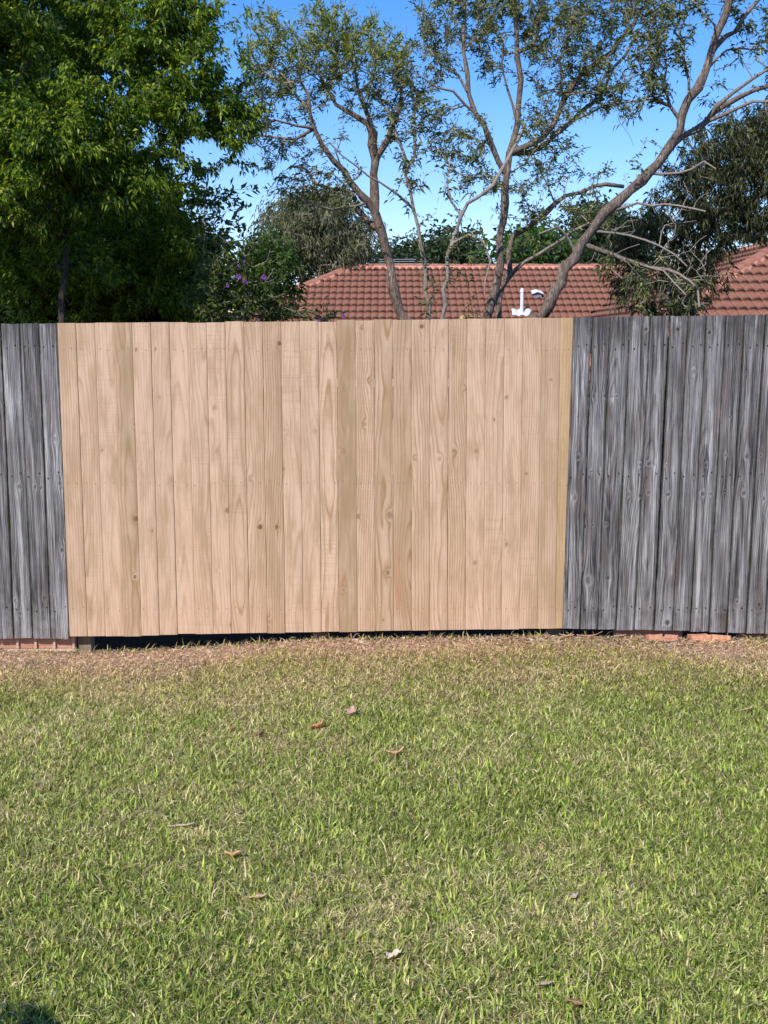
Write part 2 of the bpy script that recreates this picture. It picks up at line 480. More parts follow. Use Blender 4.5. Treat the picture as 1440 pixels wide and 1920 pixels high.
# ------------------------------------------------------------------ fence
def paling(parent, tl, tr, bl, br, ytop_l, ytop_r, ybot_l, ybot_r, mat, old=False, knots=(), tone=0.0, contrast=0.6,
           yoff=0.0, stains=(), red=None, swirl=(), pales=(), nails=True, seed=None, name='paling', label=None):
    """One board given by its corners in photo pixels on the fence's front plane"""
    sd = rng.random() * 50 if seed is None else seed
    nx, nz = (15, 300)
    TL, TR, BL, BR = at(tl, ytop_l, YF), at(tr, ytop_r, YF), at(bl, ybot_l, YF), at(br, ybot_r, YF)
    u = np.linspace(0, 1, nx); v = np.linspace(0, 1, nz)
    U, W = np.meshgrid(u, v)
    ex = (0.0016 if old else 0.0004)
    P = (BL[None, None] * ((1 - U) * (1 - W))[..., None] + BR * (U * (1 - W))[..., None] +
         TL * ((1 - U) * W)[..., None] + TR * (U * W)[..., None])
    if old:      # ragged long edges
        zz = v * 1.8
        k = 25 + 10 * rng.random()
        wl = np.array([mnoise.noise(Vector((sd, z * k * .5, 0))) + .6 * mnoise.noise(Vector((sd, z * 60, 3))) for z in zz]) * ex
        wr = np.array([mnoise.noise(Vector((sd, z * k * .5, 9))) + .6 * mnoise.noise(Vector((sd, z * 60, 7))) for z in zz]) * ex
        bow = (rng.random() - .5) * 0.006 * np.sin(v * math.pi)
        P[:, :, 0] += wl[:, None] * (1 - U) + wr[:, None] * U + bow[:, None]
        sag = rng.normal(0, 1, nx) * 0.0015
        P[-1, :, 2] += sag; P[0, :, 2] += rng.normal(0, 1, nx) * 0.0012
    width = (TR - TL)[0]
    x = (U - .5) * width; z = P[:, :, 2] - P[0, 0, 2]
    cup = (rng.random() - .3) * (0.003 if old else 0.0012)
    twist = (rng.random() - .5) * (0.006 if old else 0.0015)
    Yo = yoff + cup * (2 * U - 1) ** 2 + twist * (2 * U - 1) * (2 * W - 1) + (0.0012 if not old else 0.002) * (np.abs(2 * U - 1) > .98)
    # grain field
    xs, ks, ps = x.copy(), np.zeros_like(x), np.zeros_like(x)
    gl = np.zeros_like(x)
    zc = z.copy()
    for (kx, kz, kr, dk) in [(a_, b_, c_ * (1.12 if not old else 1.0), min(1, d_ * 1.1)) for (a_, b_, c_, d_) in knots]:
        dx, dz = xs - kx, zc - kz
        e = np.exp(-(dx / (kr * 2.1)) ** 2 - (dz / (kr * 5.5)) ** 2)
        xs = kx + dx * (1 - .92 * e)
        dxr = x - kx
        r = np.sqrt(dxr ** 2 + (dz * .85) ** 2) / kr
        ks = np.maximum(ks, np.clip((1.2 - r) * 2.2, 0, 1) * dk)
        ps = np.maximum(ps, np.exp(-((r - 1.35) / .5) ** 2) * rng.uniform(.05, .5) * (1 if old else 0))
        gl += .7 * np.exp(-(r / 1.6) ** 2)
    cx = rng.choice([-1, 1]) * rng.uniform(.03, .16) if rng.random() < .75 else (rng.random() - .5) * .03
    da = rng.uniform(.02, .07)
    p1, p2 = rng.random() * 6, rng.random() * 6
    cxz = cx + 0.012 * np.sin(z * 1.9 + p1) + 0.006 * np.sin(z * 5.3 + p2)
    d = 0.035 + da * np.abs(np.sin(z * rng.uniform(.4, 1.0) + p1)) + 0.006 * np.sin(z * 5 + p2)
    nsx = np.array([[mnoise.noise(Vector((sd + a_ * 14, b_ * 7.0, 2))) for a_ in x[0]] for b_ in z[:, 0]]) * .35
    nsm = np.array([mnoise.noise(Vector((sd, zz_ * 3.0, 5))) for zz_ in z[:, 0]])[:, None] * 0.006
    ring = np.sqrt((xs - cxz + nsm) ** 2 * 1.0 + d ** 2) / (0.0125 if not old else 0.0085) + gl * 1.2 + nsx
    st = np.zeros_like(x)
    if not old:
        for (kx, kz, kr, dk) in knots:
            st = np.maximum(st, .9 * min(1, dk * 1.2) * np.exp(-(np.abs(x - kx) / (kr * 1.9)) ** 2 - (np.abs(z - kz) / (kr * 5)) ** 2))
    for (sx, sz0, sz1, sw, sa) in stains:
        st = np.maximum(st, sa * np.exp(-((x - sx) / sw) ** 2) * np.clip((z - sz0) / .12, 0, 1) * np.clip((sz1 - z) / .12, 0, 1))
    rd = np.zeros_like(x)
    if red:
        for (sx, sz0, sz1, sw, sa) in red:
            rd = np.maximum(rd, sa * np.exp(-((x - sx) / sw) ** 2) * np.clip((z - sz0) / .15, 0, 1) * np.clip((sz1 - z) / .25, 0, 1))
    front = np.stack([P[:, :, 0], YF + Yo, P[:, :, 2]], -1).reshape(-1, 3)
    th = 0.015
    idx = np.arange(nx * nz).reshape(nz, nx)
    loop = np.concatenate([idx[0, :], idx[1:, -1], idx[-1, ::-1][1:], idx[::-1, 0][1:-1]])
    back = front[loop].copy(); back[:, 1] = YF + yoff + th
    nb = len(front)
    V = np.concatenate([front, back])
    a = idx[:-1, :-1].ravel()
    Fc = np.stack([a, a + 1, a + 1 + nx, a + nx], 1).tolist()
    mi = [0] * len(Fc)
    L = len(loop)
    for i in range(L):
        j = (i + 1) % L
        Fc.append([int(loop[i]), nb + i, nb + j, int(loop[j])][::-1]); mi.append(0)
    Fc.append([nb + i for i in range(L)]); mi.append(0)
    bi = np.full(L, 1.0)
    def ext(a_): a_ = a_.reshape(-1); return np.concatenate([a_, a_[loop]])
    edge = np.clip((np.abs(2 * U - 1) - .80) / .2, 0, 1)
    attrs = dict(ring=ext(ring), knot=ext(ks), tone=np.full(len(V), tone), seed=np.full(len(V), sd),
                 contrast=np.full(len(V), contrast), yellow=np.full(len(V), .5 if label and 'yellowish' in label else 0.0), stain=ext(st), red=ext(rd), edge=ext(edge), warp=ext(xs - x), pale=ext(ps))
    # nails
    if nails:
        NV, NF = [], []
        for py in (655, 905, 1141) if not old else (650, 893, 1143):
            for fx in (.24, .76):
                pz = at(720, py, YF)[2] + rng.normal(0, .006) + (1 if old else 0) * (.012 if fx > .5 else 0)
                w_ = (pz - BL[2]) / (TL[2] - BL[2])
                px_ = (BL[0] + (BR[0] - BL[0]) * fx) * (1 - w_) + (TL[0] + (TR[0] - TL[0]) * fx) * w_ + rng.normal(0, .005)
                rr_ = 0.0022 if not old else 0.0034
                b = len(V) + len(NV)
                y_ = YF + yoff - (0.0022 if not old else .004)
                for q in range(8):
                    NV.append((px_ + rr_ * math.cos(q * math.pi / 4), y_, pz + rr_ * math.sin(q * math.pi / 4)))
                for q in range(8):
                    NV.append((px_ + rr_ * math.cos(q * math.pi / 4), y_ + .01, pz + rr_ * math.sin(q * math.pi / 4)))
                NF.append([b + q for q in range(8)])
                for q in range(8):
                    NF.append([b + q, b + 8 + q, b + 8 + (q + 1) % 8, b + (q + 1) % 8])
        V = np.concatenate([V, np.array(NV)])
        mi += [1] * len(NF)
        Fc += NF
        for k in attrs: attrs[k] = np.concatenate([attrs[k], np.zeros(len(NV))])
    o = mesh_obj(name, V, Fc, [mat, M['nail_dark'] if old else M['nail']], parent, attrs, mat_idx=mi)
    if label: o['label'] = label
    return o


def line_board(parent, name, x0, x1, y0, y1, zl, zr, h, mat):
    V = [(x0, y0, zl), (x1, y0, zr), (x1, y1, zr), (x0, y1, zl), (x0, y0, zl + h), (x1, y0, zr + h), (x1, y1, zr + h), (x0, y1, zl + h)]
    Fc = [[0, 3, 2, 1], [4, 5, 6, 7], [0, 1, 5, 4], [2, 3, 7, 6], [1, 2, 6, 5], [0, 4, 7, 3]]
    return mesh_obj(name, V, Fc, mat, parent)


def post(parent, x, zt, mat, w=0.075, zb=-0.45, y0=YF + 0.062):
    V, Fc = [], []
    box_geo(x - w / 2, x + w / 2, y0, y0 + w, zb, zt, V, Fc)
    return mesh_obj('post', V, Fc, mat, parent)


def top_y(px): return np.interp(px, [-400, 0, 107, 420, 720, 1075, 1440, 1800], [611, 607, 606, 604, 600, 595, 590, 585])


# new section ----------------------------------------------------------------
xt = [107 + 34.96 * k for k in range(28)] + [1075.5]
xb = [130.5 + 33.72 * k for k in range(28)] + [1054.5]
new_bot = [1193, 1193, 1193, 1193, 1191.5, 1190.5, 1188.5, 1188.5, 1188, 1187.5, 1187, 1187, 1185.5, 1185.5, 1184.5, 1185, 1183.5, 1183,
           1182.5, 1182, 1181, 1181, 1180.5, 1180, 1180, 1179, 1179, 1178]
# knots read off the photograph: (px, py, radius m, darkness)
K = [(523, 644, .010, .9), (531, 879, .009, .8), (519, 988, .009, .95), (487, 988, .012, .9), (254, 972, .014, .8), (253, 1081, .008, .9),
     (285, 995, .004, .9), (790, 612, .010, 1), (252, 795, .010, .35), (425, 957, .012, .5), (409, 845, .012, .35), (409, 1070, .006, .2),
     (692, 713, .013, .35), (683, 795, .012, .45), (730, 966, .016, .5), (727, 1074, .011, .6), (853, 848, .014, .35), (872, 727, .010, .2),
     (950, 745, .009, .55), (950, 1020, .009, .55), (893, 846, .011, .4), (643, 846, .012, .35), (644, 727, .008, .3), (645, 1106, .008, .35),
     (672, 968, .009, .4), (719, 1163, .003, 1), (192, 844, .006, .6), (256, 655, .007, .5), (292, 655, .003, .8), (432, 1172, .008, .5),
     (926, 787, .004, .9), (590, 808, .008, .15), (537, 806, .008, .15), (824, 860, .010, .2), (778, 858, .008, .2), (402, 765, .008, .3),
     (505, 1165, .010, .3), (470, 897, .010, .25), (320, 900, .010, .12), (265, 880, .009, .12), (1033, 712, .006, .5), (987, 888, .006, .4),
     (151, 850, .008, .12), (892, 1055, .010, .4), (300, 745, .006, .1), (678, 615, .009, .3)]
tones = [.35, .22, .05, .72, .10, .28, .02, .20, .0, .18, .30, .55, .08, .2, .02, .95, .15, .5, .70, .34, .18, .30, .02, .2, .0, .16, .55, .6]
cons = [.5, .45, .25, .7, .3, .3, .25, .45, .35, .6, .55, 1.0, .35, .3, .6, .6, .8, .8, .8, .75, .6, .8, .35, .45, .4, .6, .55, .5]
new_f = empty('timber_fence', (float(at(590, 1200, YF)[0]), YF, 0.0),
              'new pale pine paling section between the two weathered grey lengths of fence', 'fence')
stains_by = {3: [(.012, .95, 1.22, .028, .95), (.015, .3, .6, .02, .7), (0, 1.25, 1.75, .04, .7), (.018, 0.0, .25, .02, .7)],
             11: [(.030, 1.1, 1.72, .014, .9), (-.02, .2, 1.1, .012, .5), (.02, .1, .5, .012, .5)],
             15: [(0, 0.55, 1.78, .045, .9)], 17: [(0.01, .75, 1.3, .035, .7)], 18: [(0, .2, 1.5, .05, .35)],
             21: [(-.022, 1.0, 1.75, .010, .9), (-.01, .75, 1.0, .008, .6)], 9: [(.038, .6, 1.1, .006, .6)],
             26: [(-.03, .2, 1.7, .02, .5)], 0: [(.02, 0, .3, .02, .3)], 8: [(.04, .75, 1.0, .008, .6)]}
reds_by = {18: [(-.028, .05, .62, .020, .8), (.01, 0, .45, .03, .35)], 1: [(0, 1.0, 1.7, .03, .08)], 23: [(-.01, 1.35, 1.65, .015, .25)],
           15: [(-.04, 0, .6, .02, .25)]}
zb0 = at(720, 1186, YF)[2]
for i in range(28):
    kn = []
    for (kx, ky, kr, dk) in K:
        zz = at(720, ky, YF)[2] - at(720, new_bot[i], YF)[2]
        w = (1190 - ky) / 590.0
        L_ = xb[i] * (1 - w) + xt[i] * w; R_ = xb[i + 1] * (1 - w) + xt[i + 1] * w
        if L_ <= kx < R_:
            kn.append((((kx - L_) / (R_ - L_) - .5) * .108, zz, kr, dk))
    g = .55 if i in (0, 5, 6, 10, 11, 14, 18, 20, 21) else .28
    lab = None
    if i == 27: lab = 'narrow yellowish end strip against the grey boards'
    if i == 18: lab = 'board with reddish stain near its foot'
    if i == 11: lab = 'board with dark resin streak and round knots'
    if i == 3: lab = 'board with brown stains down its right side'
    paling(new_f, xt[i] + g, xt[i + 1] - g, xb[i] + g, xb[i + 1] - g, top_y(xt[i]) + (j_ := rng.normal(0, .7)), top_y(xt[i + 1]) + j_,
           new_bot[i], new_bot[i] - .4, M['pine'], knots=kn, tone=tones[i], contrast=cons[i], yoff=(-.0035 if i % 4 in (0, 3) else .0005) + rng.normal(0, .0008),
           stains=stains_by.get(i, ()), red=reds_by.get(i), label=lab)
for py in (655, 905, 1141):
    x0, x1 = at(118, py, YF)[0], at(1066, py, YF)[0]
    zc_ = at(720, py, YF)[2]
    line_board(new_f, 'rail', x0, x1, YF + .021, YF + .06, zc_ - .038, zc_ - .030, .072, M['rail_new'])
for px in (158, 600, 1040):
    post(new_f, at(px, 1200, YF + .06)[0], 1.72, M['post'])

# old sections ---------------------------------------------------------------
left_f = empty('timber_fence', (float(at(40, 1200, YF)[0]), YF, 0.0),
               'short length of old weathered grey palings left of the new pine section', 'fence')
right_f = empty('timber_fence', (float(at(1250, 1200, YF)[0]), YF, 0.0),
                'long length of old weathered grey palings right of the new pine section', 'fence')
KO = [(1114, 742, .010, .35), (1133, 742, .009, .35), (1148, 742, .008, .3), (1156, 743, .007, .5), (1085, 857, .011, .3), (1108, 884, .007, .6),
      (1122, 883, .010, .3), (1142, 883, .006, .6), (1202, 871, .009, .5), (1218, 871, .010, .6), (1228, 868, .009, .3), (1250, 872, .006, .8),
      (1078, 932, .012, .25), (1180, 926, .012, .2), (1201, 929, .008, .6), (1217, 925, .008, .3), (1252, 927, .009, .5), (1299, 698, .013, .25),
      (1270, 617, .009, 1), (1318, 925, .011, .5), (1333, 925, .008, .4), (1300, 895, .005, .3), (1324, 871, .010, .4), (1362, 853, .007, .3),
      (1402, 856, .011, .4), (1428, 854, .006, .9), (1360, 921, .006, .9), (1396, 925, .011, .3), (1434, 935, .008, .3), (1103, 1088, .018, .12),
      (1111, 984, .006, .5), (1098, 987, .006, .8), (1138, 983, .008, .3), (1212, 617, .008, .8), (1330, 622, .008, .9), (1071, 1128, .007, .6),
      (1382, 1128, .007, .9), (1423, 1133, .008, .9), (1251, 1167, .014, .7), (1140, 1083, .010, .3), (1085, 782, .004, .9),
      (1398, 700, .004, .9), (1370, 782, .004, .9), (35, 912, .011, .35), (66, 912, .009, .6), (77, 914, .008, .6), (104, 822, .012, .35),
      (112, 905, .010, .35), (116, 1030, .011, .4), (83, 1120, .009, .7), (28, 1126, .008, .3), (45, 1124, .007, .3), (52, 648, .004, 1), (60, 790, .010, .3),
      (2, 768, .010, .3), (70, 1040, .004, .1), (85, 1180, .004, 1), (37, 1150, .009, .4)]


def old_run(parent, T, B, yb, tl, side):
    for i in range(len(T) - 1):
        kn = []
        for (kx, ky, kr, dk) in KO:
            zz = at(720, ky, YF)[2] - at(720, yb[i], YF)[2]
            w = (1190 - ky) / 590.0
            L_ = B[i] * (1 - w) + T[i] * w; R_ = B[i + 1] * (1 - w) + T[i + 1] * w
            if L_ <= kx < R_:
                kn.append((((kx - L_) / (R_ - L_) - .5) * .105, zz, kr, dk))
        if not kn:
            kn = [((rng.random() - .5) * .08, rng.random() * 1.7, .008 + .005 * rng.random(), .5) for _ in range(3)]
        g1, g2 = .5 + rng.random() * .4, .5 + rng.random() * .45
        if abs(T[i] - 1075.5) < 1: g1 = .3
        if abs(T[i + 1] - 107) < 1: g2 = .3
        paling(parent, T[i] + g1, T[i + 1] - g2, B[i] + g1, B[i + 1] - g2, top_y(T[i]) + rng.normal(0, .7), top_y(T[i + 1]) + rng.normal(0, .7),
               yb[i] + rng.normal(0, .4), yb[i] + rng.normal(0, .4), M['old'], old=True, knots=kn, tone=tl[i], yoff=rng.normal(0, .002) - .002)


T = [107 - 35.4 * k for k in range(12, -1, -1)]; T[-4:] = [1, 36, 72.5, 107]; T[-5] = -35
B = [130.5 - 35.0 * k for k in range(12, -1, -1)]; B[-4:] = [25.5, 61, 95.5, 130.5]; B[-5] = -10
old_run(left_f, T, B, [1197] * 12, [.2, -.1, .1, .2, 0, .1, .2, 0, .05, .18, -.12, .16], 'l')
T = [1075.5, 1110.6, 1144, 1181.7, 1219.6, 1255.3, 1290, 1324.6, 1361.8, 1396.8, 1435.8] + [1435.8 + 35.5 * k for k in range(1, 10)]
B = [1054.5, 1087, 1119.7, 1154.3, 1189, 1226, 1260.8, 1294, 1329, 1362.8, 1398.6] + [1398.6 + 35.2 * k for k in range(1, 10)]
old_run(right_f, T, B, [1178.5, 1179.5, 1180, 1181, 1181.5, 1182, 1182.5, 1184, 1185.5, 1186.5, 1187.5] + [1188 + k for k in range(9)],
        [0, -.08, -.10, .06, .04, .05, .02, .10, .0, -.06, -.02, 0, .1, -.1, 0, .1, 0, -.1, 0], 'r')
for par, a, b in ((left_f, -330, 104), (right_f, 1080, 1735)):
    for py in (650, 893, 1143):
        x0, x1 = at(a, py, YF)[0], at(b, py, YF)[0]
        zc_ = at(720, py, YF)[2]
        line_board(par, 'rail', x0, x1, YF + .021, YF + .062, zc_ - .038, zc_ - .03, .075, M['rail_old'])
for px in (-280, 60): post(left_f, at(px, 1200, YF + .06)[0], 1.70, M['rail_old'])
for px in (1240, 1660): post(right_f, at(px, 1200, YF + .06)[0], 1.74, M['rail_old'])
# plinth boards seen under the old palings
zl = at(720, 1215, YF + .05)[2]
line_board(left_f, 'plinth_board', at(-330, 1210, YF + .05)[0], at(143, 1210, YF + .05)[0], YF + .045, YF + .062, zl - .001, zl + .002, .10, M['plinth'])
for px in (33, 67, 102, 138):  # pale strips modelled in place of sun streaks through the paling gaps
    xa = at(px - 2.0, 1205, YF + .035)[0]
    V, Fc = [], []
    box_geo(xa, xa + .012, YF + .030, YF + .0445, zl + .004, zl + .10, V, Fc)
    mesh_obj('sun_streak_strip', V, Fc, M['plinth_sunlit'], left_f)
line_board(left_f, 'sunlit_line_strip', at(-330, 1210, YF + .03)[0], at(143, 1210, YF + .03)[0], YF + .026, YF + .062, zl - .016, zl - .013, .011, M['plinth_sunlit'])  # pale strip put in for the sunlit line below the palings
zl = at(720, 1198, YF + .05)[2]
zr = at(720, 1204, YF + .05)[2]
line_board(right_f, 'plinth_board', at(1386, 1200, YF + .05)[0], at(1735, 1200, YF + .05)[0], YF + .045, YF + .062, zl, zr - .02, .10, M['plinth'])
line_board(right_f, 'plinth_board', at(1150, 1200, YF + .05)[0], at(1278, 1200, YF + .05)[0], YF + .045, YF + .062, zl - .03, zl - .03, .12, M['plinth'])


# ------------------------------------------------------------------ bricks & debris
def brick(px, py, w, d, h, rz, tilt, label, Y=YF - .035):
    V, Fc = [], []
    n = 3
    # a broken brick: box with chipped, jittered corners, subdivided top outline
    pts = []
    for z in (0, h):
        for (x, y) in ((-w / 2, -d / 2), (-w * .1, -d / 2 * .95), (w / 2, -d / 2), (w / 2 * .93, 0), (w / 2, d / 2), (0, d / 2 * .9), (-w / 2, d / 2), (-w / 2 * .96, 0)):
            pts.append((x * (1 + rng.normal(0, .05)), y * (1 + rng.normal(0, .06)), z * (1 + rng.normal(0, .06))))
    Fc = [list(range(7, -1, -1)), list(range(8, 16))] + [[i, (i + 1) % 8, 8 + (i + 1) % 8, 8 + i] for i in range(8)]
    p = at(px, py, Y)
    z = float(gz(p[0], Y))
    o = mesh_obj('brick', pts, Fc, M['brick'])
    o.location = (p[0], Y, z - .012)
    o.rotation_euler = (tilt[0], tilt[1], rz)
    tag(o, label, 'brick', 'broken bricks under the right fence')
    bv = o.modifiers.new('b', 'BEVEL'); bv.width = .002; bv.segments = 2
    return o


brick(1226, 1195, .085, .07, .045, .2, (-.35, .06), 'broken orange brick with a flat tilted face, leftmost in the row under the grey palings')
brick(1257, 1192, .075, .05, .04, -.3, (.1, .12), 'small darker orange brick chip wedged between two bigger broken bricks')
brick(1312, 1195, .115, .08, .048, .05, (-.2, -.03), 'largest broken orange brick under the grey palings, in the middle of the row')
brick(1350, 1197, .105, .08, .046, -.12, (-.25, .05), 'orange brick with a pointed right end, rightmost under the grey palings')
brick(1245, 1198, .028, .02, .03, .5, (.4, .3), 'tiny pale brick fragment standing on edge beside the leftmost broken brick', YF - .06)


def ribbon(n, L, W, curl, mat_name, name, loc, rz, cols, label, cat, group=None, lobes=False, tilt=(0, 0)):
    """a dry leaf / bark strip: a curled sheet with some thickness"""
    V, Fc, C = [], [], []
    m = 5
    for i in range(n + 1):
        s = i / n
        w = W * (math.sin(math.pi * min(1, max(0, s * .94 + .03))) ** .6)
        if lobes: w *= .75 + .35 * math.sin(s * 9) ** 2
        for j in range(m):
            t_ = j / (m - 1) * 2 - 1
            V.append(((s - .5) * L, t_ * w / 2 + .12 * W * math.sin(s * 5), curl * (s - .45) ** 2 * L * 2 + abs(t_) ** 2 * w * .28 + .05 * W * math.sin(s * 11 + t_ * 3)))
            k = .75 + .5 * random.random()
            C.append([min(.85, c * k * 1.35) for c in cols])
    for i in range(n):
        for j in range(m - 1):
            a = i * m + j
            Fc.append([a, a + m, a + m + 1, a + 1])
    o = mesh_obj(name, V, Fc, M['dry'], attrs=dict(col=np.array(C)), smooth=True)
    o.location = tuple(float(x) for x in loc); o.rotation_euler = (tilt[0], tilt[1], rz)
    sm = o.modifiers.new('s', 'SOLIDIFY'); sm.thickness = .0012
    tag(o, label, cat, group)
    return o


def on_ground(px, py):
    Y = 4.0
    for _ in range(30):
        p = at(px, py, Y)
        d = (CAM_H - p[2]) / Y
        Y = (CAM_H - float(gz(p[0], Y))) / d
    p = at(px, py, Y)
    return p


GL = 'dry leaves fallen on the lawn'
for (px, py, L, W, cu, rz, col, lab) in (
        (594, 1376, .060, .034, .9, .4, (.55, .24, .13), 'curled orange-brown fallen leaf on the lawn, the brightest one below the fence centre'),
        (661, 1348, .060, .035, .8, 2.0, (.42, .27, .21), 'crumpled dull brown fallen leaf in the grass nearest to the fence'),
        (435, 1379, .030, .016, .6, .2, (.52, .24, .15), 'tiny reddish fallen leaf left of the bright orange one'),
        (741, 1427, .070, .026, 1.3, .3, (.58, .36, .20), 'hooked tan fallen leaf on green grass, right of the middle of the lawn'),
        (489, 1388, .040, .026, .6, 1.2, (.20, .12, .08), 'small dark brown fallen leaf between two orange ones'),
        (437, 1621, .070, .026, .9, -.55, (.60, .37, .21), 'long tan fallen leaf bent like a boomerang, mid lawn on the left'),
        (484, 1701, .050, .024, .4, .1, (.56, .40, .25), 'pale straw coloured flat leaf lying just below the boomerang shaped one'),
        (738, 1813, .046, .026, .7, .9, (.60, .47, .36), 'pale pinkish leaf scrap near the bottom centre of the lawn'),
        (1020, 1866, .040, .015, .3, .05, (.40, .29, .21), 'small brown pod-like leaf low on the right of the lawn'),
        (1078, 1698, .030, .016, .4, 1.4, (.46, .35, .29), 'small grey-brown leaf standing upright in the grass at right'),
        (1078, 1903, .050, .02, .6, -.6, (.33, .17, .10), 'dark rusty leaf at the very bottom edge of the lawn'),
        (1400, 1342, .055, .014, .3, .2, (.48, .36, .24), 'slim straw coloured leaf near the right edge of the lawn'),
        (322, 1465, .03, .018, .4, .2, (.50, .38, .22), 'small pale leaf among the grass at upper left of the lawn'),
):
    p = on_ground(px, py)
    ribbon(12, L * 1.1, W * 1.6, cu * .45, 'dry', 'fallen_leaf', (p[0], p[1], p[2] + .030), rz, col, lab, 'leaf', GL, lobes=True, tilt=(-.35, random.uniform(-.2, .2)))
p = on_ground(340, 1564)
ribbon(14, .095, .010, .12, 'dry', 'bark_strip', (p[0], p[1], p[2] + .032), .22, (.46, .36, .26), 'thin pale brown strip of bark lying on the left of the lawn', 'bark')
for (px, py, L, W, rz, lab) in (
        (1062, 1194, .16, .022, .25, 'longest pinkish bark strip lying at the foot of the fence where new boards meet grey'),
        (1020, 1189, .09, .018, -.5, 'short bark strip tilted down to the right, under the last new palings'),
        (1030, 1199, .07, .02, .9, 'reddish dark bark scrap lying lowest in the pile of bark below the fence'),
        (1110, 1192, .07, .03, .1, 'wide pink bark flake right of the longest strip'),
        (990, 1196, .05, .014, -.2, 'leftmost thin scrap of the bark pile below the new palings')):
    p = on_ground(px, py)
    ribbon(12, L, W, .25, 'dry', 'bark_strip', (p[0], min(p[1], YF - .03), float(gz(p[0], min(p[1], YF - .03))) + .018), rz, (.52, .31, .22), lab, 'bark',
           'bark strips along the fence foot', tilt=(-.5, 0))


# litter: chips of bark and clippings that nobody could count
def flakes(name, n, fx, fy, size, cols, label_kind='stuff'):
    X = fx(n); Y = fy(n, X)
    Z = gz(X, Y) + rng.random(n) * .012 + .002
    L = size[0] * (.4 + rng.random(n) * 1.2); W = size[1] * (.5 + rng.random(n))
    a = rng.random(n) * math.pi; tl = rng.normal(0, .35, n)
    dx = np.stack([np.cos(a), np.sin(a), tl * .6], 1) * (L / 2)[:, None]
    dy = np.stack([-np.sin(a), np.cos(a), rng.normal(0, .5, n)], 1) * (W / 2)[:, None]
    c = np.stack([X, Y, Z], 1)
    V = np.stack([c - dx, c + dy, c + dx, c - dy], 1).reshape(-1, 3)
    Fc = np.arange(n * 4).reshape(n, 4)
    col = np.array(cols)[rng.integers(0, len(cols), n)] * (.6 + rng.random((n, 1)) * .7)
    C = np.repeat(col, 4, 0)
    o = mesh_obj(name, V, Fc, M['dry'], attrs=dict(col=C))
    tag(o, kind='stuff')
    return o


flakes('bark_litter', 2600, lambda n: np.where(rng.random(n) < .6, rng.normal(1.15, .28, n), rng.uniform(-1.7, 3.2, n)),
       lambda n, X: YF - .02 - np.abs(rng.normal(0, .09, n)), (.035, .012), [(.50, .29, .2), (.62, .42, .32), (.33, .17, .11), (.58, .48, .38), (.22, .14, .1)])
flakes('grass_clippings', 22000, lambda n: rng.uniform(-3.2, 3.2, n), lambda n, X: YF + .01 - np.abs(rng.normal(0, .36, n)),
       (.024, .0042), [(.72, .51, .38), (.78, .60, .46), (.56, .36, .26), (.66, .43, .31), (.50, .40, .26)])


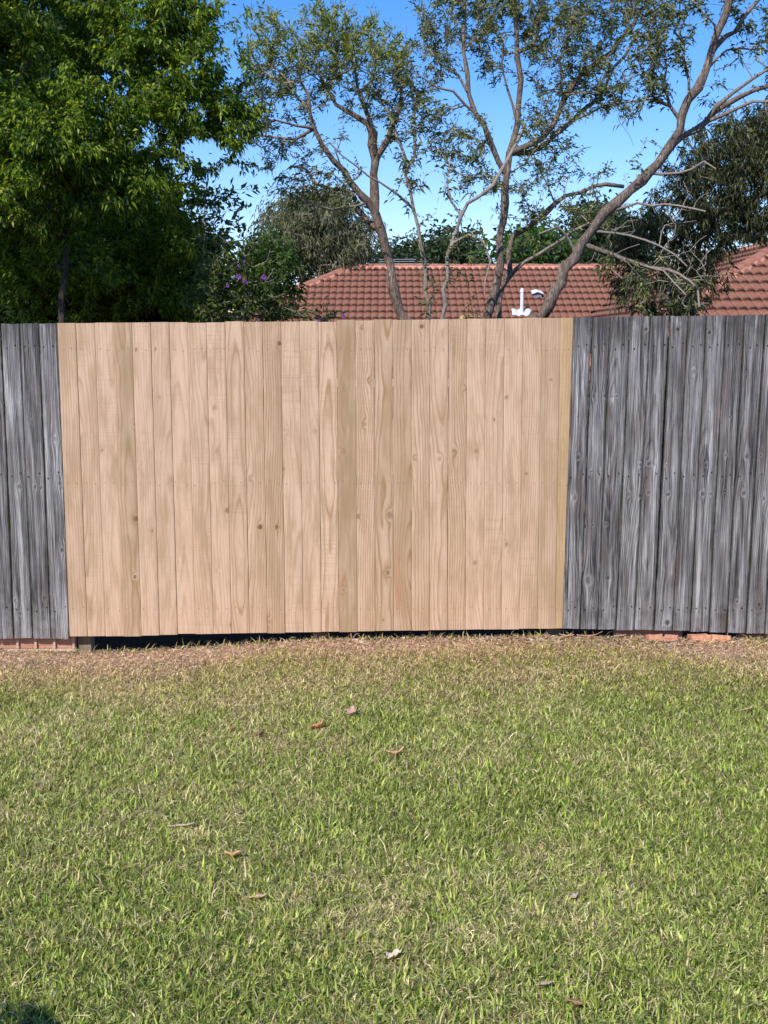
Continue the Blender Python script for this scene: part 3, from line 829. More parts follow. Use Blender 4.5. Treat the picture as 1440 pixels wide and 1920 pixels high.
# ------------------------------------------------------------------ grass
def build_grass():
    n = 900000
    # sample more blades near the camera where each is larger
    Y = rng.uniform(2.1, 6.0, n)
    X = rng.uniform(-1, 1, n) * (1.25 + .36 * Y)
    # value noise fields
    def field(sc, seed, oct_=3):
        r = np.random.default_rng(seed)
        out = 0; amp = 1; tot = 0
        for k in range(oct_):
            g = r.random((160, 160))
            u = (X * sc + 40) % 158; v = (Y * sc + 20) % 158
            i, j = u.astype(int), v.astype(int); fu, fv = u - i, v - j
            fu = fu * fu * (3 - 2 * fu); fv = fv * fv * (3 - 2 * fv)
            out = out + amp * (g[i, j] * (1 - fu) * (1 - fv) + g[i + 1, j] * fu * (1 - fv) + g[i, j + 1] * (1 - fu) * fv + g[i + 1, j + 1] * fu * fv)
            tot += amp; amp *= .6; sc *= 2.1
        return out / tot
    f1 = field(1.6, 1); f2 = field(9, 2); f3 = field(26, 3)
    dry = np.clip((Y - 4.55) / 1.1, 0, 1) * .65 + (f1 - .5) * 1.7 + .24 + (f2 - .5) * 1.3
    keep = rng.random(n) < np.clip(1.25 - np.clip((Y + (f1 - .5) * 1.0 + .22 * np.exp(-((X + 1.0) / 1.1) ** 2) - 5.48) / .42, 0, 1) * 1.08, .05, 1) * (.55 + .8 * f3)
    X, Y, f1, f2, f3, dry = [a[keep] for a in (X, Y, f1, f2, f3, dry)]
    n = len(X)
    isdry = rng.random(n) < np.clip(dry * .8 + .16, .22, .95)
    # long untrimmed wisps right under the boards
    m = 1500
    X = np.concatenate([X, rng.uniform(-2.6, 3.0, m) + .02 * rng.normal(0, 1, m)]); Y = np.concatenate([Y, YF - .01 - np.abs(rng.normal(0, .035, m))])
    f1, f2, f3, dry = [np.concatenate([a, rng.random(m)]) for a in (f1, f2, f3, dry)]
    isdry = np.concatenate([isdry, rng.random(m) < .8]); wisp = np.arange(len(X)) >= n
    n = len(X)
    h = .9 * np.where(isdry, .016 + .026 * rng.random(n) + .05 * (rng.random(n) < .012), .013 + .034 * rng.random(n) ** 2 + .020 * f2 + .018 * (f1 - .5))
    h *= np.clip(1.15 - np.clip((Y - 4.6) / 1.4, 0, 1) * .5, .5, 1.2)
    h = np.where(wisp, .02 + .05 * rng.random(n) ** 2, h)
    w = np.where(isdry, .0010 + .0012 * rng.random(n), .0013 + .0026 * rng.random(n) ** 1.7)
    lean = np.where(isdry, rng.uniform(.7, 1.5, n), np.abs(rng.normal(.85, .42, n)))
    lean = np.clip(lean, 0, 1.5)
    az = rng.random(n) * 2 * math.pi
    d = np.stack([np.cos(az), np.sin(az), np.zeros(n)], 1)
    fa = az + math.pi / 2 + rng.normal(0, .5, n)
    s = np.stack([np.cos(fa), np.sin(fa), rng.normal(0, .2, n)], 1)
    up = np.array([0, 0, 1.0])
    p0 = np.stack([X, Y, gz(X, Y) + np.where(isdry, rng.random(n) * .014, 0) - .001], 1)
    l1 = lean * .7; l2 = np.clip(lean * 1.35, 0, 1.75)
    p1 = p0 + (d * np.sin(l1)[:, None] + up * np.cos(l1)[:, None]) * (h * .55)[:, None]
    p2 = p1 + (d * np.sin(l2)[:, None] + up * np.cos(l2)[:, None]) * (h * .55)[:, None]
    sw = s * w[:, None]
    V = np.stack([p0 - sw * .7, p0 + sw * .7, p1 + sw, p1 - sw, p2], 1).reshape(-1, 3)
    b = np.arange(n) * 5
    tri = np.concatenate([np.stack([b, b + 1, b + 2], 1), np.stack([b, b + 2, b + 3], 1), np.stack([b + 3, b + 2, b + 4], 1)])
    G = np.array([(.235, .285, .075), (.32, .375, .105), (.15, .20, .048), (.39, .42, .165), (.26, .35, .095), (.41, .42, .15), (.10, .145, .04)])
    D = np.array([(.47, .40, .29), (.37, .31, .22), (.56, .49, .37), (.25, .19, .14), (.40, .37, .22), (.46, .40, .27)])
    c = np.where(isdry[:, None], D[rng.integers(0, len(D), n)], G[rng.integers(0, len(G), n)])
    c = c * (.38 + 1.3 * rng.random((n, 1))) * np.array([1.17, 1.18, .90])
    warm = np.clip((Y - 4.8) / .9, 0, 1)[:, None]
    c = c * (1 - warm * np.array([-.10, .04, .02])) * (1 + (f1 - .5)[:, None] * .25)
    C = np.repeat(c, 5, 0)
    o = mesh_obj('grass', V, tri, M['grass'], attrs=dict(col=C))
    tag(o, kind='stuff')


build_grass()


# ------------------------------------------------------------------ tile roofs and the house
def roof_surface(parent, name, O, e, s, length, run, pitch, inside, roll=.15, gauge=.33):
    """O: eave start (3), e: unit along eave, s: unit plan direction up the slope"""
    e = np.array([*e, 0.0]); s = np.array([*s, 0.0])
    t_ = math.tan(pitch); nrm = np.array([0, 0, 1.0]) * math.cos(pitch) - s * math.sin(pitch)
    sl = s * math.cos(pitch) + np.array([0, 0, 1.0]) * math.sin(pitch)
    Ls = run / math.cos(pitch)
    k = 8
    nu = int(length / roll * k)
    us = np.arange(nu + 1) * roll / k
    prof = .042 * np.abs(np.cos(math.pi * us / roll)) ** .9
    val = np.clip(1 - np.abs(np.cos(math.pi * us / roll)) * 2.6, 0, 1)
    rows = int(Ls / gauge) + 1
    V, Fc, A, LP_ = [], [], [], []
    lev = []
    for r_ in range(rows):
        for (v_, hh) in ((r_ * gauge, .020), (r_ * gauge + .006, .050), (r_ * gauge + .045, .047), (r_ * gauge + gauge * 1.0 + .004, .014)):
            lev.append((v_, hh, r_))
    Vn = []
    for (v_, hh, r_) in lev:
        jit = rng.normal(0, .002, nu + 1)
        # rolled front edge of each course: scalloped in plan
        vv = v_ - .030 * (np.abs(np.cos(math.pi * us / roll)) - .5) * (1 if hh > .03 or hh == .020 else 0)
        P = np.array(O)[None] + e[None] * us[:, None] + sl[None] * vv[:, None] + nrm[None] * (prof + hh + jit * .4)[:, None]
        Vn.append(P)
        A.append(val); LP_.append(np.full(nu + 1, 1.0 if (hh == .020 or hh == .050) else 0.0))
    # vertical risers at each course front
    V = np.concatenate(Vn); A = np.concatenate(A)
    nl = len(lev); w = nu + 1
    faces = []
    ucen = (us[:-1] + us[1:]) / 2
    for q in range(nl - 1):
        vc = (lev[q][0] + lev[q + 1][0]) / 2
        run_c = vc * math.cos(pitch)
        ok = np.array([inside(u_, run_c) for u_ in ucen])
        i = np.nonzero(ok)[0]
        a = q * w + i
        faces.append(np.stack([a, a + 1, a + 1 + w, a + w], 1))
    # first-course riser to hide the underside
    Fc = np.concatenate(faces)
    return mesh_obj(name, V, Fc, M['tile'], parent, dict(valley=A, lip=np.concatenate(LP_)))


def caps(parent, name, P0, P1, roof_n=None, seg=.36, rad=.115):
    """ridge or hip: overlapping half-round cap tiles bedded on a mortar strip"""
    P0, P1 = np.array(P0, float), np.array(P1, float)
    L = np.linalg.norm(P1 - P0); d = (P1 - P0) / L
    side = np.cross(d, [0, 0, 1.0]); side /= np.linalg.norm(side); up = np.cross(side, d)
    n = int(L / seg)
    V, Fc = [], []
    K_ = 8
    for i in range(n + 1):
        a = P0 + d * (i * seg); b = P0 + d * min((i + 1) * seg + .04, L)
        for (p, rr) in ((a, rad * 1.0), (b, rad * .84)):
            for k in range(K_ + 1):
                t_ = math.pi * k / K_
                V.append(p + side * rr * math.cos(t_) * 1.15 + up * (rr * math.sin(t_) * .85 + .01))
        b0 = len(V) - 2 * (K_ + 1)
        for k in range(K_): Fc.append([b0 + k, b0 + k + 1, b0 + K_ + 2 + k, b0 + K_ + 1 + k])
        Fc.append([b0 + k for k in range(K_ + 1)])
    o = mesh_obj(name, V, Fc, M['cap'], parent)
    # mortar bed on both sides
    V, Fc = [], []
    m = int(L / .05)
    for i in range(m + 1):
        p = P0 + d * (L * i / m)
        j = .012 * math.sin(i * 2.1)
        for (sx, hz) in ((-1.75 - j * 3, -.075), (-1.0, .035), (1.0, .035), (1.75 + j * 3, -.075)):
            V.append(p + side * rad * sx + up * (hz + .01))
    for i in range(m):
        for k in range(3):
            a = i * 4 + k; Fc.append([a, a + 1, a + 5, a + 4])
    mesh_obj('mortar_bed', V, Fc, M['mortar'], o)
    return o


def build_house():
    HP = R(25); tp = math.tan(HP)
    apexL = at(660, 503, 25.0)
    zr = apexL[2]
    W_ = 5.0
    ze = zr - W_ * tp
    house = empty('tiled_house', (3.0, 22.0, float(gz(3, 22))), 'single storey house with red-brown terracotta tiled hip roof behind the fence and trees', 'house')
    xL = apexL[0]; xR = 16.0
    ax, ay = at(1478, 452, 18.4)[0], 18.4
    roof_grp = empty('roof', (0, 0, 0)); roof_grp.parent = house
    roof_grp.location = (0, 0, 0)
    rp = roof_grp
    # main front slope (faces the camera), hip at its left end, valley against the wing
    x_e0 = xL - W_
    vx0 = ax - W_
    def ins_main(u_, r_):
        x = x_e0 + u_; y = 25 - W_ + r_
        if r_ > W_ or x < x_e0 + r_: return False
        if x > vx0 + r_ : return False
        return True
    rf = roof_surface(house, 'roof', (x_e0, 25 - W_, ze), (1, 0), (0, 1), 14.5, W_, HP, ins_main)
    bpy.data.objects.remove(roof_grp)
    # left hip end
    roof_surface(rf, 'roof_slope', (x_e0, 25 + W_, ze), (0, -1), (1, 0), 2 * W_, W_, HP, lambda u_, r_: r_ < u_ < 2 * W_ - r_, gauge=.33)
    # rear slope, plain run of tiles
    roof_surface(rf, 'roof_slope', (xR, 25 + W_, ze), (-1, 0), (0, -1), xR - x_e0, W_, HP, lambda u_, r_: r_ < W_ and (xR - u_) > x_e0 + r_)
    # wing: front hip end and left slope
    roof_surface(rf, 'roof_slope', (ax - W_, ay - W_, ze), (1, 0), (0, 1), 2 * W_, W_, HP, lambda u_, r_: r_ < u_ < 2 * W_ - r_ and r_ < W_)
    wl = 25 - ay + W_
    roof_surface(rf, 'roof_slope', (ax - W_, ay + wl, ze), (0, -1), (1, 0), wl + W_, W_, HP,
                 lambda u_, r_: r_ < W_ and (ay + wl - u_) > (ay - W_ + r_) and (ay + wl - u_) < 25 - W_ + r_)
    roof_surface(rf, 'roof_slope', (ax + W_, ay - W_, ze), (0, 1), (-1, 0), wl + W_, W_, HP, lambda u_, r_: r_ < W_ and u_ > r_)
    caps(rf, 'ridge_cap', (xL, 25, zr), (xR, 25, zr))
    caps(rf, 'hip_cap', (x_e0, 25 - W_, ze), (xL, 25, zr))
    caps(rf, 'ridge_cap', (ax, ay, zr), (ax, 25, zr))
    caps(rf, 'hip_cap', (ax - W_, ay - W_, ze), (ax, ay, zr))
    caps(rf, 'hip_cap', (ax + W_, ay - W_, ze), (ax, ay, zr))
    # walls, fascia
    zg = -1.5
    V, Fc = [], []
    box_geo(x_e0 + .5, xR - .5, 25 - W_ + .5, 25 + W_ - .5, zg, ze + .12, V, Fc)
    mesh_obj('wall', V, Fc, M['brickwall'], house)
    V, Fc = [], []
    box_geo(ax - W_ + .5, ax + W_ - .5, ay - W_ + .5, 25 - W_ + .48, zg, ze + .12, V, Fc)
    mesh_obj('wall', V, Fc, M['brickwall'], house)
    V, Fc = [], []
    box_geo(x_e0 - .1, ax - W_ - .02, 25 - W_ - .12, 25 - W_ + .0, ze - .12, ze + .02, V, Fc)
    mesh_obj('gutter', V, Fc, M['gutter'], house)
    V, Fc = [], []
    box_geo(ax - W_ - .1, ax + W_ + .1, ay - W_ - .12, ay - W_ + .0, ze - .12, ze + .02, V, Fc)
    mesh_obj('gutter', V, Fc, M['gutter'], house)
    # vent pipe
    def on_slope(px, py):
        for Y in np.arange(20, 25, .01):
            p = at(px, py, Y)
            if p[2] <= ze + (Y - 20) * tp: return p
        return at(px, py, 24)
    b = on_slope(978, 594)
    top = at(978, 541, b[1])[2]
    V, Fc = [], []
    def cyl(cx, cy, z0, z1, r0, r1, V, Fc, k=14, cap=True):
        s0 = len(V)
        for (z, r) in ((z0, r0), (z1, r1)):
            for q in range(k): V.append((cx + r * math.cos(2 * math.pi * q / k), cy + r * math.sin(2 * math.pi * q / k), z))
        for q in range(k): Fc.append([s0 + q, s0 + (q + 1) % k, s0 + k + (q + 1) % k, s0 + k + q])
        if cap: Fc.append([s0 + k + q for q in range(k)])
    cyl(b[0], b[1], b[2] - .1, top - .07, .033, .033, V, Fc)
    pipe = mesh_obj('vent_pipe', V, Fc, M['pvc'], house)
    V, Fc = [], []
    cyl(b[0], b[1], top - .075, top - .03, .042, .042, V, Fc); cyl(b[0], b[1], top - .03, top + .01, .042, .014, V, Fc)
    mesh_obj('pipe_cap', V, Fc, M['pvc'], pipe)
    # flashing apron, draped over the tile rolls
    V, Fc = [], []
    nx, ny = 30, 5
    for j in range(ny):
        for i in range(nx):
            x = b[0] + (i / (nx - 1) - .5) * .40; y = b[1] - .10 + .22 * j / (ny - 1)
            z = ze + (y - 20) * tp + .085 + .030 * abs(math.cos(math.pi * (x - x_e0) / .15)) - (.03 if j == 0 else 0)
            V.append((x, y, z))
    for j in range(ny - 1):
        for i in range(nx - 1):
            a = j * nx + i; Fc.append([a, a + 1, a + nx + 1, a + nx])
    mesh_obj('flashing', V, Fc, M['lead'], pipe)
    # small hooded vent
    c = on_slope(1007, 561)
    V, Fc = [], []
    x0, x1, y0, y1 = c[0] - .11, c[0] + .09, c[1] - .12, c[1] + .16
    zb = c[2] + .03
    V = [(x0, y0, zb - .02), (x1, y0, zb - .02), (x1, y1, zb + .12), (x0, y1, zb + .12),
         (x0 + .02, y0 + .03, zb + .10), (x1 - .02, y0 + .03, zb + .10), (x1 - .03, y1 - .06, zb + .14), (x0 + .03, y1 - .06, zb + .14)]
    Fc = [[0, 1, 5, 4], [1, 2, 6, 5], [2, 3, 7, 6], [3, 0, 4, 7]]
    vent = mesh_obj('roof_vent', V, Fc, M['leaddark'], house)
    V, Fc = [], []
    q = [(x0 - .02, y0 - .02, zb + .10), ((x0 + x1) / 2, y0 - .03, zb + .145), (x1 + .02, y0 - .02, zb + .10), (x1 + .01, y1, zb + .16), ((x0 + x1) / 2, y1, zb + .185), (x0 - .01, y1, zb + .16)]
    V = q + [(a, b_, z - .03) for (a, b_, z) in q]
    Fc = [[0, 1, 4, 5], [1, 2, 3, 4], [6, 11, 10, 7], [7, 10, 9, 8]] + [[i, 6 + i, 6 + (i + 1) % 6, (i + 1) % 6] for i in range(6)]
    mesh_obj('vent_hood', V, Fc, M['pvc'], vent)


build_house()


# ------------------------------------------------------------------ trees
class Tree:
    def __init__(s, sd=0):
        s.P, s.par, s.r, s.fix = [], [], [], []
        s.rg = np.random.default_rng(sd)
        s.tips = []

    def node(s, p, par, r=None):
        s.P.append(np.array(p, float)); s.par.append(par); s.r.append(r); s.fix.append(r is not None)
        return len(s.P) - 1

    def nearest(s, p):
        A = np.array(s.P); return int(np.argmin(((A - p) ** 2).sum(1)))

    def limb(s, pts, Y0, Y1, r0, r1, root=False, step=.10, jit=.012):
        """pts: pixel positions of the limb in the photograph, Y0..Y1: its distance, r0..r1: radius in metres"""
        n = len(pts)
        W_ = [at(p[0], p[1], Y0 + (Y1 - Y0) * (i / (n - 1))) for i, p in enumerate(pts)]
        W_ = np.array(W_)
        if not root:
            k = s.nearest(W_[0]); W_[0] = s.P[k]
            r0 = min(r0, (s.r[k] or r0) * .9)
        out = []
        for i in range(n - 1):
            p0 = W_[max(i - 1, 0)]; p1 = W_[i]; p2 = W_[i + 1]; p3 = W_[min(i + 2, n - 1)]
            m = max(1, int(np.linalg.norm(p2 - p1) / step))
            for q in range(m):
                t = q / m
                out.append(.5 * ((2 * p1) + (-p0 + p2) * t + (2 * p0 - 5 * p1 + 4 * p2 - p3) * t * t + (-p0 + 3 * p1 - 3 * p2 + p3) * t ** 3))
        out.append(W_[-1])
        N = len(out)
        prev = -1 if root else k
        for i, p in enumerate(out):
            if i == 0 and not root: continue
            rr = r0 + (r1 - r0) * (i / (N - 1)) ** .85
            if root and i < 3: rr *= 1.25 - .08 * i
            prev = s.node(p + s.rg.normal(0, jit, 3) * (0 if i == 0 else 1), prev, rr * (1 + s.rg.normal(0, .09)))
        return s

    def grow(s, targets, curve=.12, step=.11, droop=0.0):
        T_ = np.array(targets)
        A = np.array(s.P)
        D = np.array([((A - t) ** 2).sum(1).min() for t in T_])
        order = np.argsort(D)
        buf = np.zeros((len(A) + len(T_) * 14, 3)); buf[:len(A)] = A; cnt = len(A)
        for oi in order:
            t = T_[oi]
            d2 = ((buf[:cnt] - t) ** 2).sum(1)
            # prefer parents that lie below and inside
            k = int(np.argmin(d2 + .25 * np.maximum(0, buf[:cnt, 2] - t[2] + .02)))
            a = s.P[k]; L = math.sqrt(((t - a) ** 2).sum())
            if L < .03:
                s.tips.append(k); continue
            m = min(12, max(1, int(L / step)))
            off = s.rg.normal(0, 1, 3) * L * curve; off[2] = abs(off[2]) * .8 - droop * L
            prev = k
            for q in range(1, m + 1):
                f = q / m
                p = a + (t - a) * f + off * math.sin(math.pi * f) + s.rg.normal(0, .008, 3) * (q < m)
                prev = s.node(p, prev, None)
                buf[cnt] = p; cnt += 1
            s.tips.append(prev)
        return s

    def finish_radii(s, r_tip=.0022, expo=.42):
        n = len(s.P); cnt = np.zeros(n); ch = np.zeros(n, int)
        for i in range(n - 1, -1, -1):
            if ch[i] == 0: cnt[i] = 1
            if s.par[i] >= 0:
                cnt[s.par[i]] += cnt[i]; ch[s.par[i]] += 1
        for i in range(n):
            if s.r[i] is None: s.r[i] = r_tip * cnt[i] ** expo
            if s.par[i] >= 0 and not s.fix[i]: s.r[i] = min(s.r[i], s.r[s.par[i]] * .95)
        s.cnt = cnt

    def tubes(s, rmin=0.0):
        n = len(s.P); kids = [[] for _ in range(n)]
        for i, p in enumerate(s.par):
            if p >= 0: kids[p].append(i)
        V, Fc, YG = [], [], []
        stack = [(i, -1) for i, p in enumerate(s.par) if p < 0]
        base = 0
        while stack:
            st, par = stack.pop()
            chain = ([par] if par >= 0 else []) + [st]
            c = st
            while kids[c]:
                ks = sorted(kids[c], key=lambda j: -(s.r[j] + (1 if s.fix[j] and s.fix[c] else 0)))
                for o in ks[1:]: stack.append((o, c))
                c = ks[0]; chain.append(c)
            if len(chain) < 2: continue
            pts = np.array([s.P[i] for i in chain]); rad = np.array([s.r[i] for i in chain])
            if par >= 0: rad[0] = min(rad[0], rad[1] * 1.25)
            rm = rad.max()
            k = 10 if rm > .03 else 6 if rm > .01 else 4 if rm > .005 else 3
            tg = np.gradient(pts, axis=0); tg /= (np.linalg.norm(tg, axis=1)[:, None] + 1e-9)
            ref = np.array([.3, .9, .1]) if abs(tg[0][1]) < .85 else np.array([1., 0, 0])
            sd = np.cross(tg, ref); sd /= (np.linalg.norm(sd, axis=1)[:, None] + 1e-9)
            u2 = np.cross(sd, tg)
            ang = 2 * math.pi * np.arange(k) / k
            lump = 1 + (.17 * np.sin(3 * ang)[None] * np.sin(np.arange(len(chain)) * .9)[:, None] if k >= 10 else np.zeros((len(chain), k)))
            ring = pts[:, None] + (sd[:, None] * np.cos(ang)[None, :, None] + u2[:, None] * np.sin(ang)[None, :, None]) * (rad[:, None] * lump)[..., None]
            V.append(ring.reshape(-1, 3)); YG.append(np.repeat(np.clip(1 - (rad - .004) / .02, 0, 1), k))
            m = len(chain)
            i_ = np.arange(m - 1)[:, None] * k; j = np.arange(k)[None]; j2 = (j + 1) % k
            Fc.append(np.stack([base + i_ + j, base + i_ + j2, base + i_ + k + j2, base + i_ + k + j], -1).reshape(-1, 4))
            base += m * k
        s.young = np.concatenate(YG)
        return np.concatenate(V), np.concatenate(Fc)


def leaves_geo(C, D, L, W, cols, rg, fold=.25, droop=.3):
    """C centres of attachment (n,3), D directions (n,3), sizes -> folded pointed leaves"""
    n = len(C)
    D = D / (np.linalg.norm(D, axis=1)[:, None] + 1e-9)
    r = rg.normal(0, 1, (n, 3)); sd = np.cross(D, r); sd /= (np.linalg.norm(sd, axis=1)[:, None] + 1e-9)
    nm = np.cross(sd, D)
    Lc = L[:, None]; Wc = W[:, None]
    mid = C + D * Lc * .45
    tip = C + D * Lc + np.array([0, 0, -1.0]) * Lc * droop
    a = mid + sd * Wc * .5 + nm * Wc * fold
    b = mid - sd * Wc * .5 + nm * Wc * fold
    V = np.stack([C, a, tip, b], 1).reshape(-1, 3)
    i = np.arange(n) * 4
    T_ = np.concatenate([np.stack([i, i + 1, i + 2], 1), np.stack([i, i + 2, i + 3], 1)])
    return V, T_, np.repeat(cols, 4, 0)


def palette(n, rg, cols, wts=None, var=.3):
    cols = np.array(cols)
    c = cols[rg.choice(len(cols), n, p=wts)]
    return c * (1 - var / 2 + var * rg.random((n, 1)))


def blob_points(blobs, rg, ymid, per, depth=.5, shell=0.0):
    """blobs: (px, py, r_px, density[, Y offset]) -> points in space, in clumps at the tree's own distance"""
    out = []
    for b in blobs:
        px, py, rp, de = b[:4]; yo = b[4] if len(b) > 4 else 0
        c = at(px, py, ymid + yo); r = rp / F * (ymid + yo)
        n = max(1, int(per * de * (r / .22) ** 2))
        d = rg.normal(0, 1, (n, 3)); d /= np.linalg.norm(d, axis=1)[:, None]
        rad = rg.random(n) ** (1 / 2.4) * (1 + .22 * rg.random(n) ** 3)
        if shell: rad = 1 - (1 - rad) * (1 - shell)
        q = d * rad[:, None] * np.array([r, max(r, depth), r])
        out.append(c + q)
    return np.concatenate(out)


def tufts(blobs, rg, ymid, per, ntuft, depth, rt=.10):
    out = []
    for b in blobs:
        px, py, rp, de = b[:4]; yo = b[4] if len(b) > 4 else 0
        c = at(px, py, ymid + yo); r = rp / F * (ymid + yo)
        n = max(2, int(ntuft * de * (r / .22) ** 2))
        d = rg.normal(0, 1, (n, 3)); d /= np.linalg.norm(d, axis=1)[:, None]
        q = c + d * (.35 + .75 * rg.random((n, 1)) ** .7) * np.array([r, max(r, depth), r])
        m = per
        k = np.repeat(q, m, 0) + rg.normal(0, 1, (n * m, 3)) * np.array([rt, rt, rt * .45])
        out.append(k)
    return np.concatenate(out)


def sprays(tree, tips, rg, per, L, W, cols, wts=None, spread=.06, droop=.3, back=2, outward=.5, drop=0.0):
    C, D = [], []
    for t in tips:
        i = t; pts = [tree.P[i]]
        while len(pts) <= back and tree.par[i] >= 0:
            i = tree.par[i]; pts.append(tree.P[i])
        pts = np.array(pts)
        ax = pts[0] - pts[-1]; ln = np.linalg.norm(ax)
        ax = ax / ln if ln > 1e-5 else np.array([0, 0, 1.0])
        n = max(3, int(per * rg.uniform(.5, 1.5)))
        f = rg.random(n) ** 1.3 * (len(pts) - 1)
        k = np.clip(f.astype(int), 0, max(0, len(pts) - 2)); fr = f - k
        base = pts[k] * (1 - fr)[:, None] + pts[np.minimum(k + 1, len(pts) - 1)] * fr[:, None]
        base = base + rg.normal(0, spread * .35, (n, 3))
        dd = rg.normal(0, .75, (n, 3)) + ax * outward * 2 + np.array([0, 0, -drop])
        C.append(base); D.append(dd)
    C = np.concatenate(C); D = np.concatenate(D); n = len(C)
    Ls = L * rg.uniform(.6, 1.25, n); Ws = W * rg.uniform(.7, 1.3, n)
    return leaves_geo(C, D, Ls, Ws, palette(n, rg, cols, wts), rg, droop=droop)


def make_tree(name, tree, base, label, cat, leafset, lmat, bmat, group=None):
    root = empty(name, base, label, cat, group)
    V, Fc = tree.tubes()
    mesh_obj('trunk', V, Fc, bmat, root, dict(young=tree.young), smooth=True)
    V, Fc, C = leafset
    mesh_obj('crown', V, Fc, lmat, root, dict(col=C))
    return root


BB = [(.15, .18, .06), (.23, .265, .085), (.07, .095, .04), (.36, .38, .13), (.19, .205, .11), (.13, .15, .085)]
BBW = [.25, .22, .2, .1, .13, .1]
BBtop = [(.24, .29, .06), (.34, .38, .08), (.15, .20, .045), (.095, .13, .038), (.42, .43, .12)]


def base_of(px, Y):
    p = at(px, 600, Y); return np.array([p[0], Y, float(gz(p[0], Y))])


def rootpx(px_list, Y):
    """extend a trunk from the fence top down to the ground"""
    return px_list


def down(px, Y):
    """pixel row where the ground lies at distance Y below column px"""
    p = at(px, 600, Y); z = float(gz(p[0], Y)) - .05
    # invert projection
    v = np.array([p[0], Y, z - CAM_H]); f = v @ FW; u = v @ UP
    return 960 - F * u / f


# --- A: middle bottlebrush
rg = np.random.default_rng(11)
A = Tree(11)
Ya = 10.0
A.limb([(800, down(800, Ya)), (775, 660), (756, 599), (734, 525), (723, 478), (713, 428), (705, 397), (699, 350), (705, 300), (698, 249)], Ya, Ya, .060, .038, root=True)
A.limb([(712, 425), (690, 381), (657, 338), (629, 303), (606, 272), (591, 241), (579, 206), (575, 175), (567, 148)], Ya, Ya - .3, .042, .012)
A.limb([(698, 249), (688, 233), (653, 212), (629, 198), (614, 167), (590, 132), (588, 100)], Ya, Ya - .2, .030, .008)
A.limb([(698, 249), (688, 205), (672, 172), (665, 130), (650, 90)], Ya, Ya + .2, .026, .007)
A.limb([(705, 295), (723, 266), (738, 229), (750, 202), (752, 160), (745, 110)], Ya, Ya + .1, .028, .007)
A.limb([(590, 250), (555, 237), (517, 229), (490, 232)], Ya - .25, Ya - .5, .016, .006)
A.limb([(598, 261), (555, 257), (497, 257), (470, 250)], Ya - .25, Ya - .1, .015, .005)
A.limb([(579, 206), (560, 180), (535, 150), (510, 120), (498, 80)], Ya - .25, Ya - .1, .016, .006)
A.limb([(712, 435), (695, 418), (672, 393), (653, 358), (618, 354), (594, 338), (571, 319), (545, 312)], Ya, Ya + .4, .030, .010)
A.limb([(676, 398), (664, 389), (622, 389), (575, 385)], Ya, Ya - .4, .013, .005)
A.limb([(657, 338), (640, 315), (628, 285), (640, 260)], Ya - .1, Ya - .3, .012, .005)
A.limb([(614, 167), (630, 130), (628, 80), (622, 50)], Ya - .1, Ya, .013, .005)
blA = [(500, 55, 38, 1.3), (545, 95, 45, 1.2), (612, 45, 48, 1.5), (655, 75, 42, 1.4), (700, 60, 35, 1.1), (738, 100, 42, 1.2), (485, 110, 36, 1.1), (520, 145, 42, 1.0),
       (580, 125, 42, 1.0), (640, 130, 45, 1.1), (700, 135, 42, 1.1), (760, 150, 38, 1.0), (770, 200, 34, .8), (480, 165, 34, .9), (510, 200, 34, .8), (475, 235, 28, .6),
       (560, 190, 34, .5), (620, 175, 32, .6), (670, 190, 32, .7), (720, 190, 36, .8), (540, 270, 36, .6), (500, 290, 34, .45), (580, 310, 34, .6), (610, 345, 30, .9),
       (560, 350, 36, .6), (650, 245, 24, .35), (520, 330, 32, .45), (640, 370, 30, .8), (740, 250, 28, .5), (680, 330, 24, .35), (680, 300, 18, .3), (590, 270, 22, .3)]
tp_ = blob_points(blA, rg, Ya - .1, 50, .45)
A.grow(tp_, curve=.14)
_tips = list(A.tips); A.grow(blob_points(blA, rg, Ya, 8, .5), curve=.10, step=.07); A.tips = _tips
A.finish_radii(.0026, .43)
up_t = [t for t in A.tips if A.P[t][2] > at(600, 130, Ya)[2]]
lo_t = [t for t in A.tips if A.P[t][2] <= at(600, 130, Ya)[2]]
g1 = sprays(A, up_t, rg, 16, .060, .0125, BBtop, None, droop=.12, outward=.7)
g2 = sprays(A, lo_t, rg, 14, .056, .0115, BB, BBW, droop=.3, outward=.5)
def joing(a, b): return np.concatenate([a[0], b[0]]), np.concatenate([a[1], b[1] + len(a[0])]), np.concatenate([a[2], b[2]])
make_tree('bottlebrush_tree', A, base_of(800, Ya), 'slender forked bottlebrush tree with pale green top, rising behind the middle of the new fence', 'tree', joing(g1, g2), M['leaf_matt'], M['bark'])

# --- B: thin sapling stem right of it
B_ = Tree(12); Yb = 9.6; rg = np.random.default_rng(12)
B_.limb([(806, down(806, Yb)), (806, 680), (804, 599), (802, 545), (795, 486), (783, 428), (773, 389), (765, 350), (758, 300), (748, 268), (738, 241), (730, 200)], Yb, Yb, .034, .012, root=True)
B_.limb([(773, 389), (746, 365), (711, 342), (672, 311), (641, 288), (616, 268)], Yb, Yb - .4, .016, .005)
B_.limb([(762, 330), (773, 290), (781, 253), (778, 210), (790, 170)], Yb, Yb + .2, .014, .005)
bl = [(745, 225, 30, .9), (790, 180, 34, .9), (775, 250, 26, .7), (770, 300, 30, .8), (790, 350, 26, .5), (750, 380, 26, .4), (800, 410, 24, .6), (780, 455, 24, .5),
      (805, 520, 22, .8), (800, 560, 18, .8), (755, 330, 20, .6), (825, 300, 24, .5), (815, 130, 28, .8), (740, 300, 16, .5)]
B_.grow(blob_points(bl, rg, Yb, 28, .35), curve=.15); B_.finish_radii(.0024, .42)
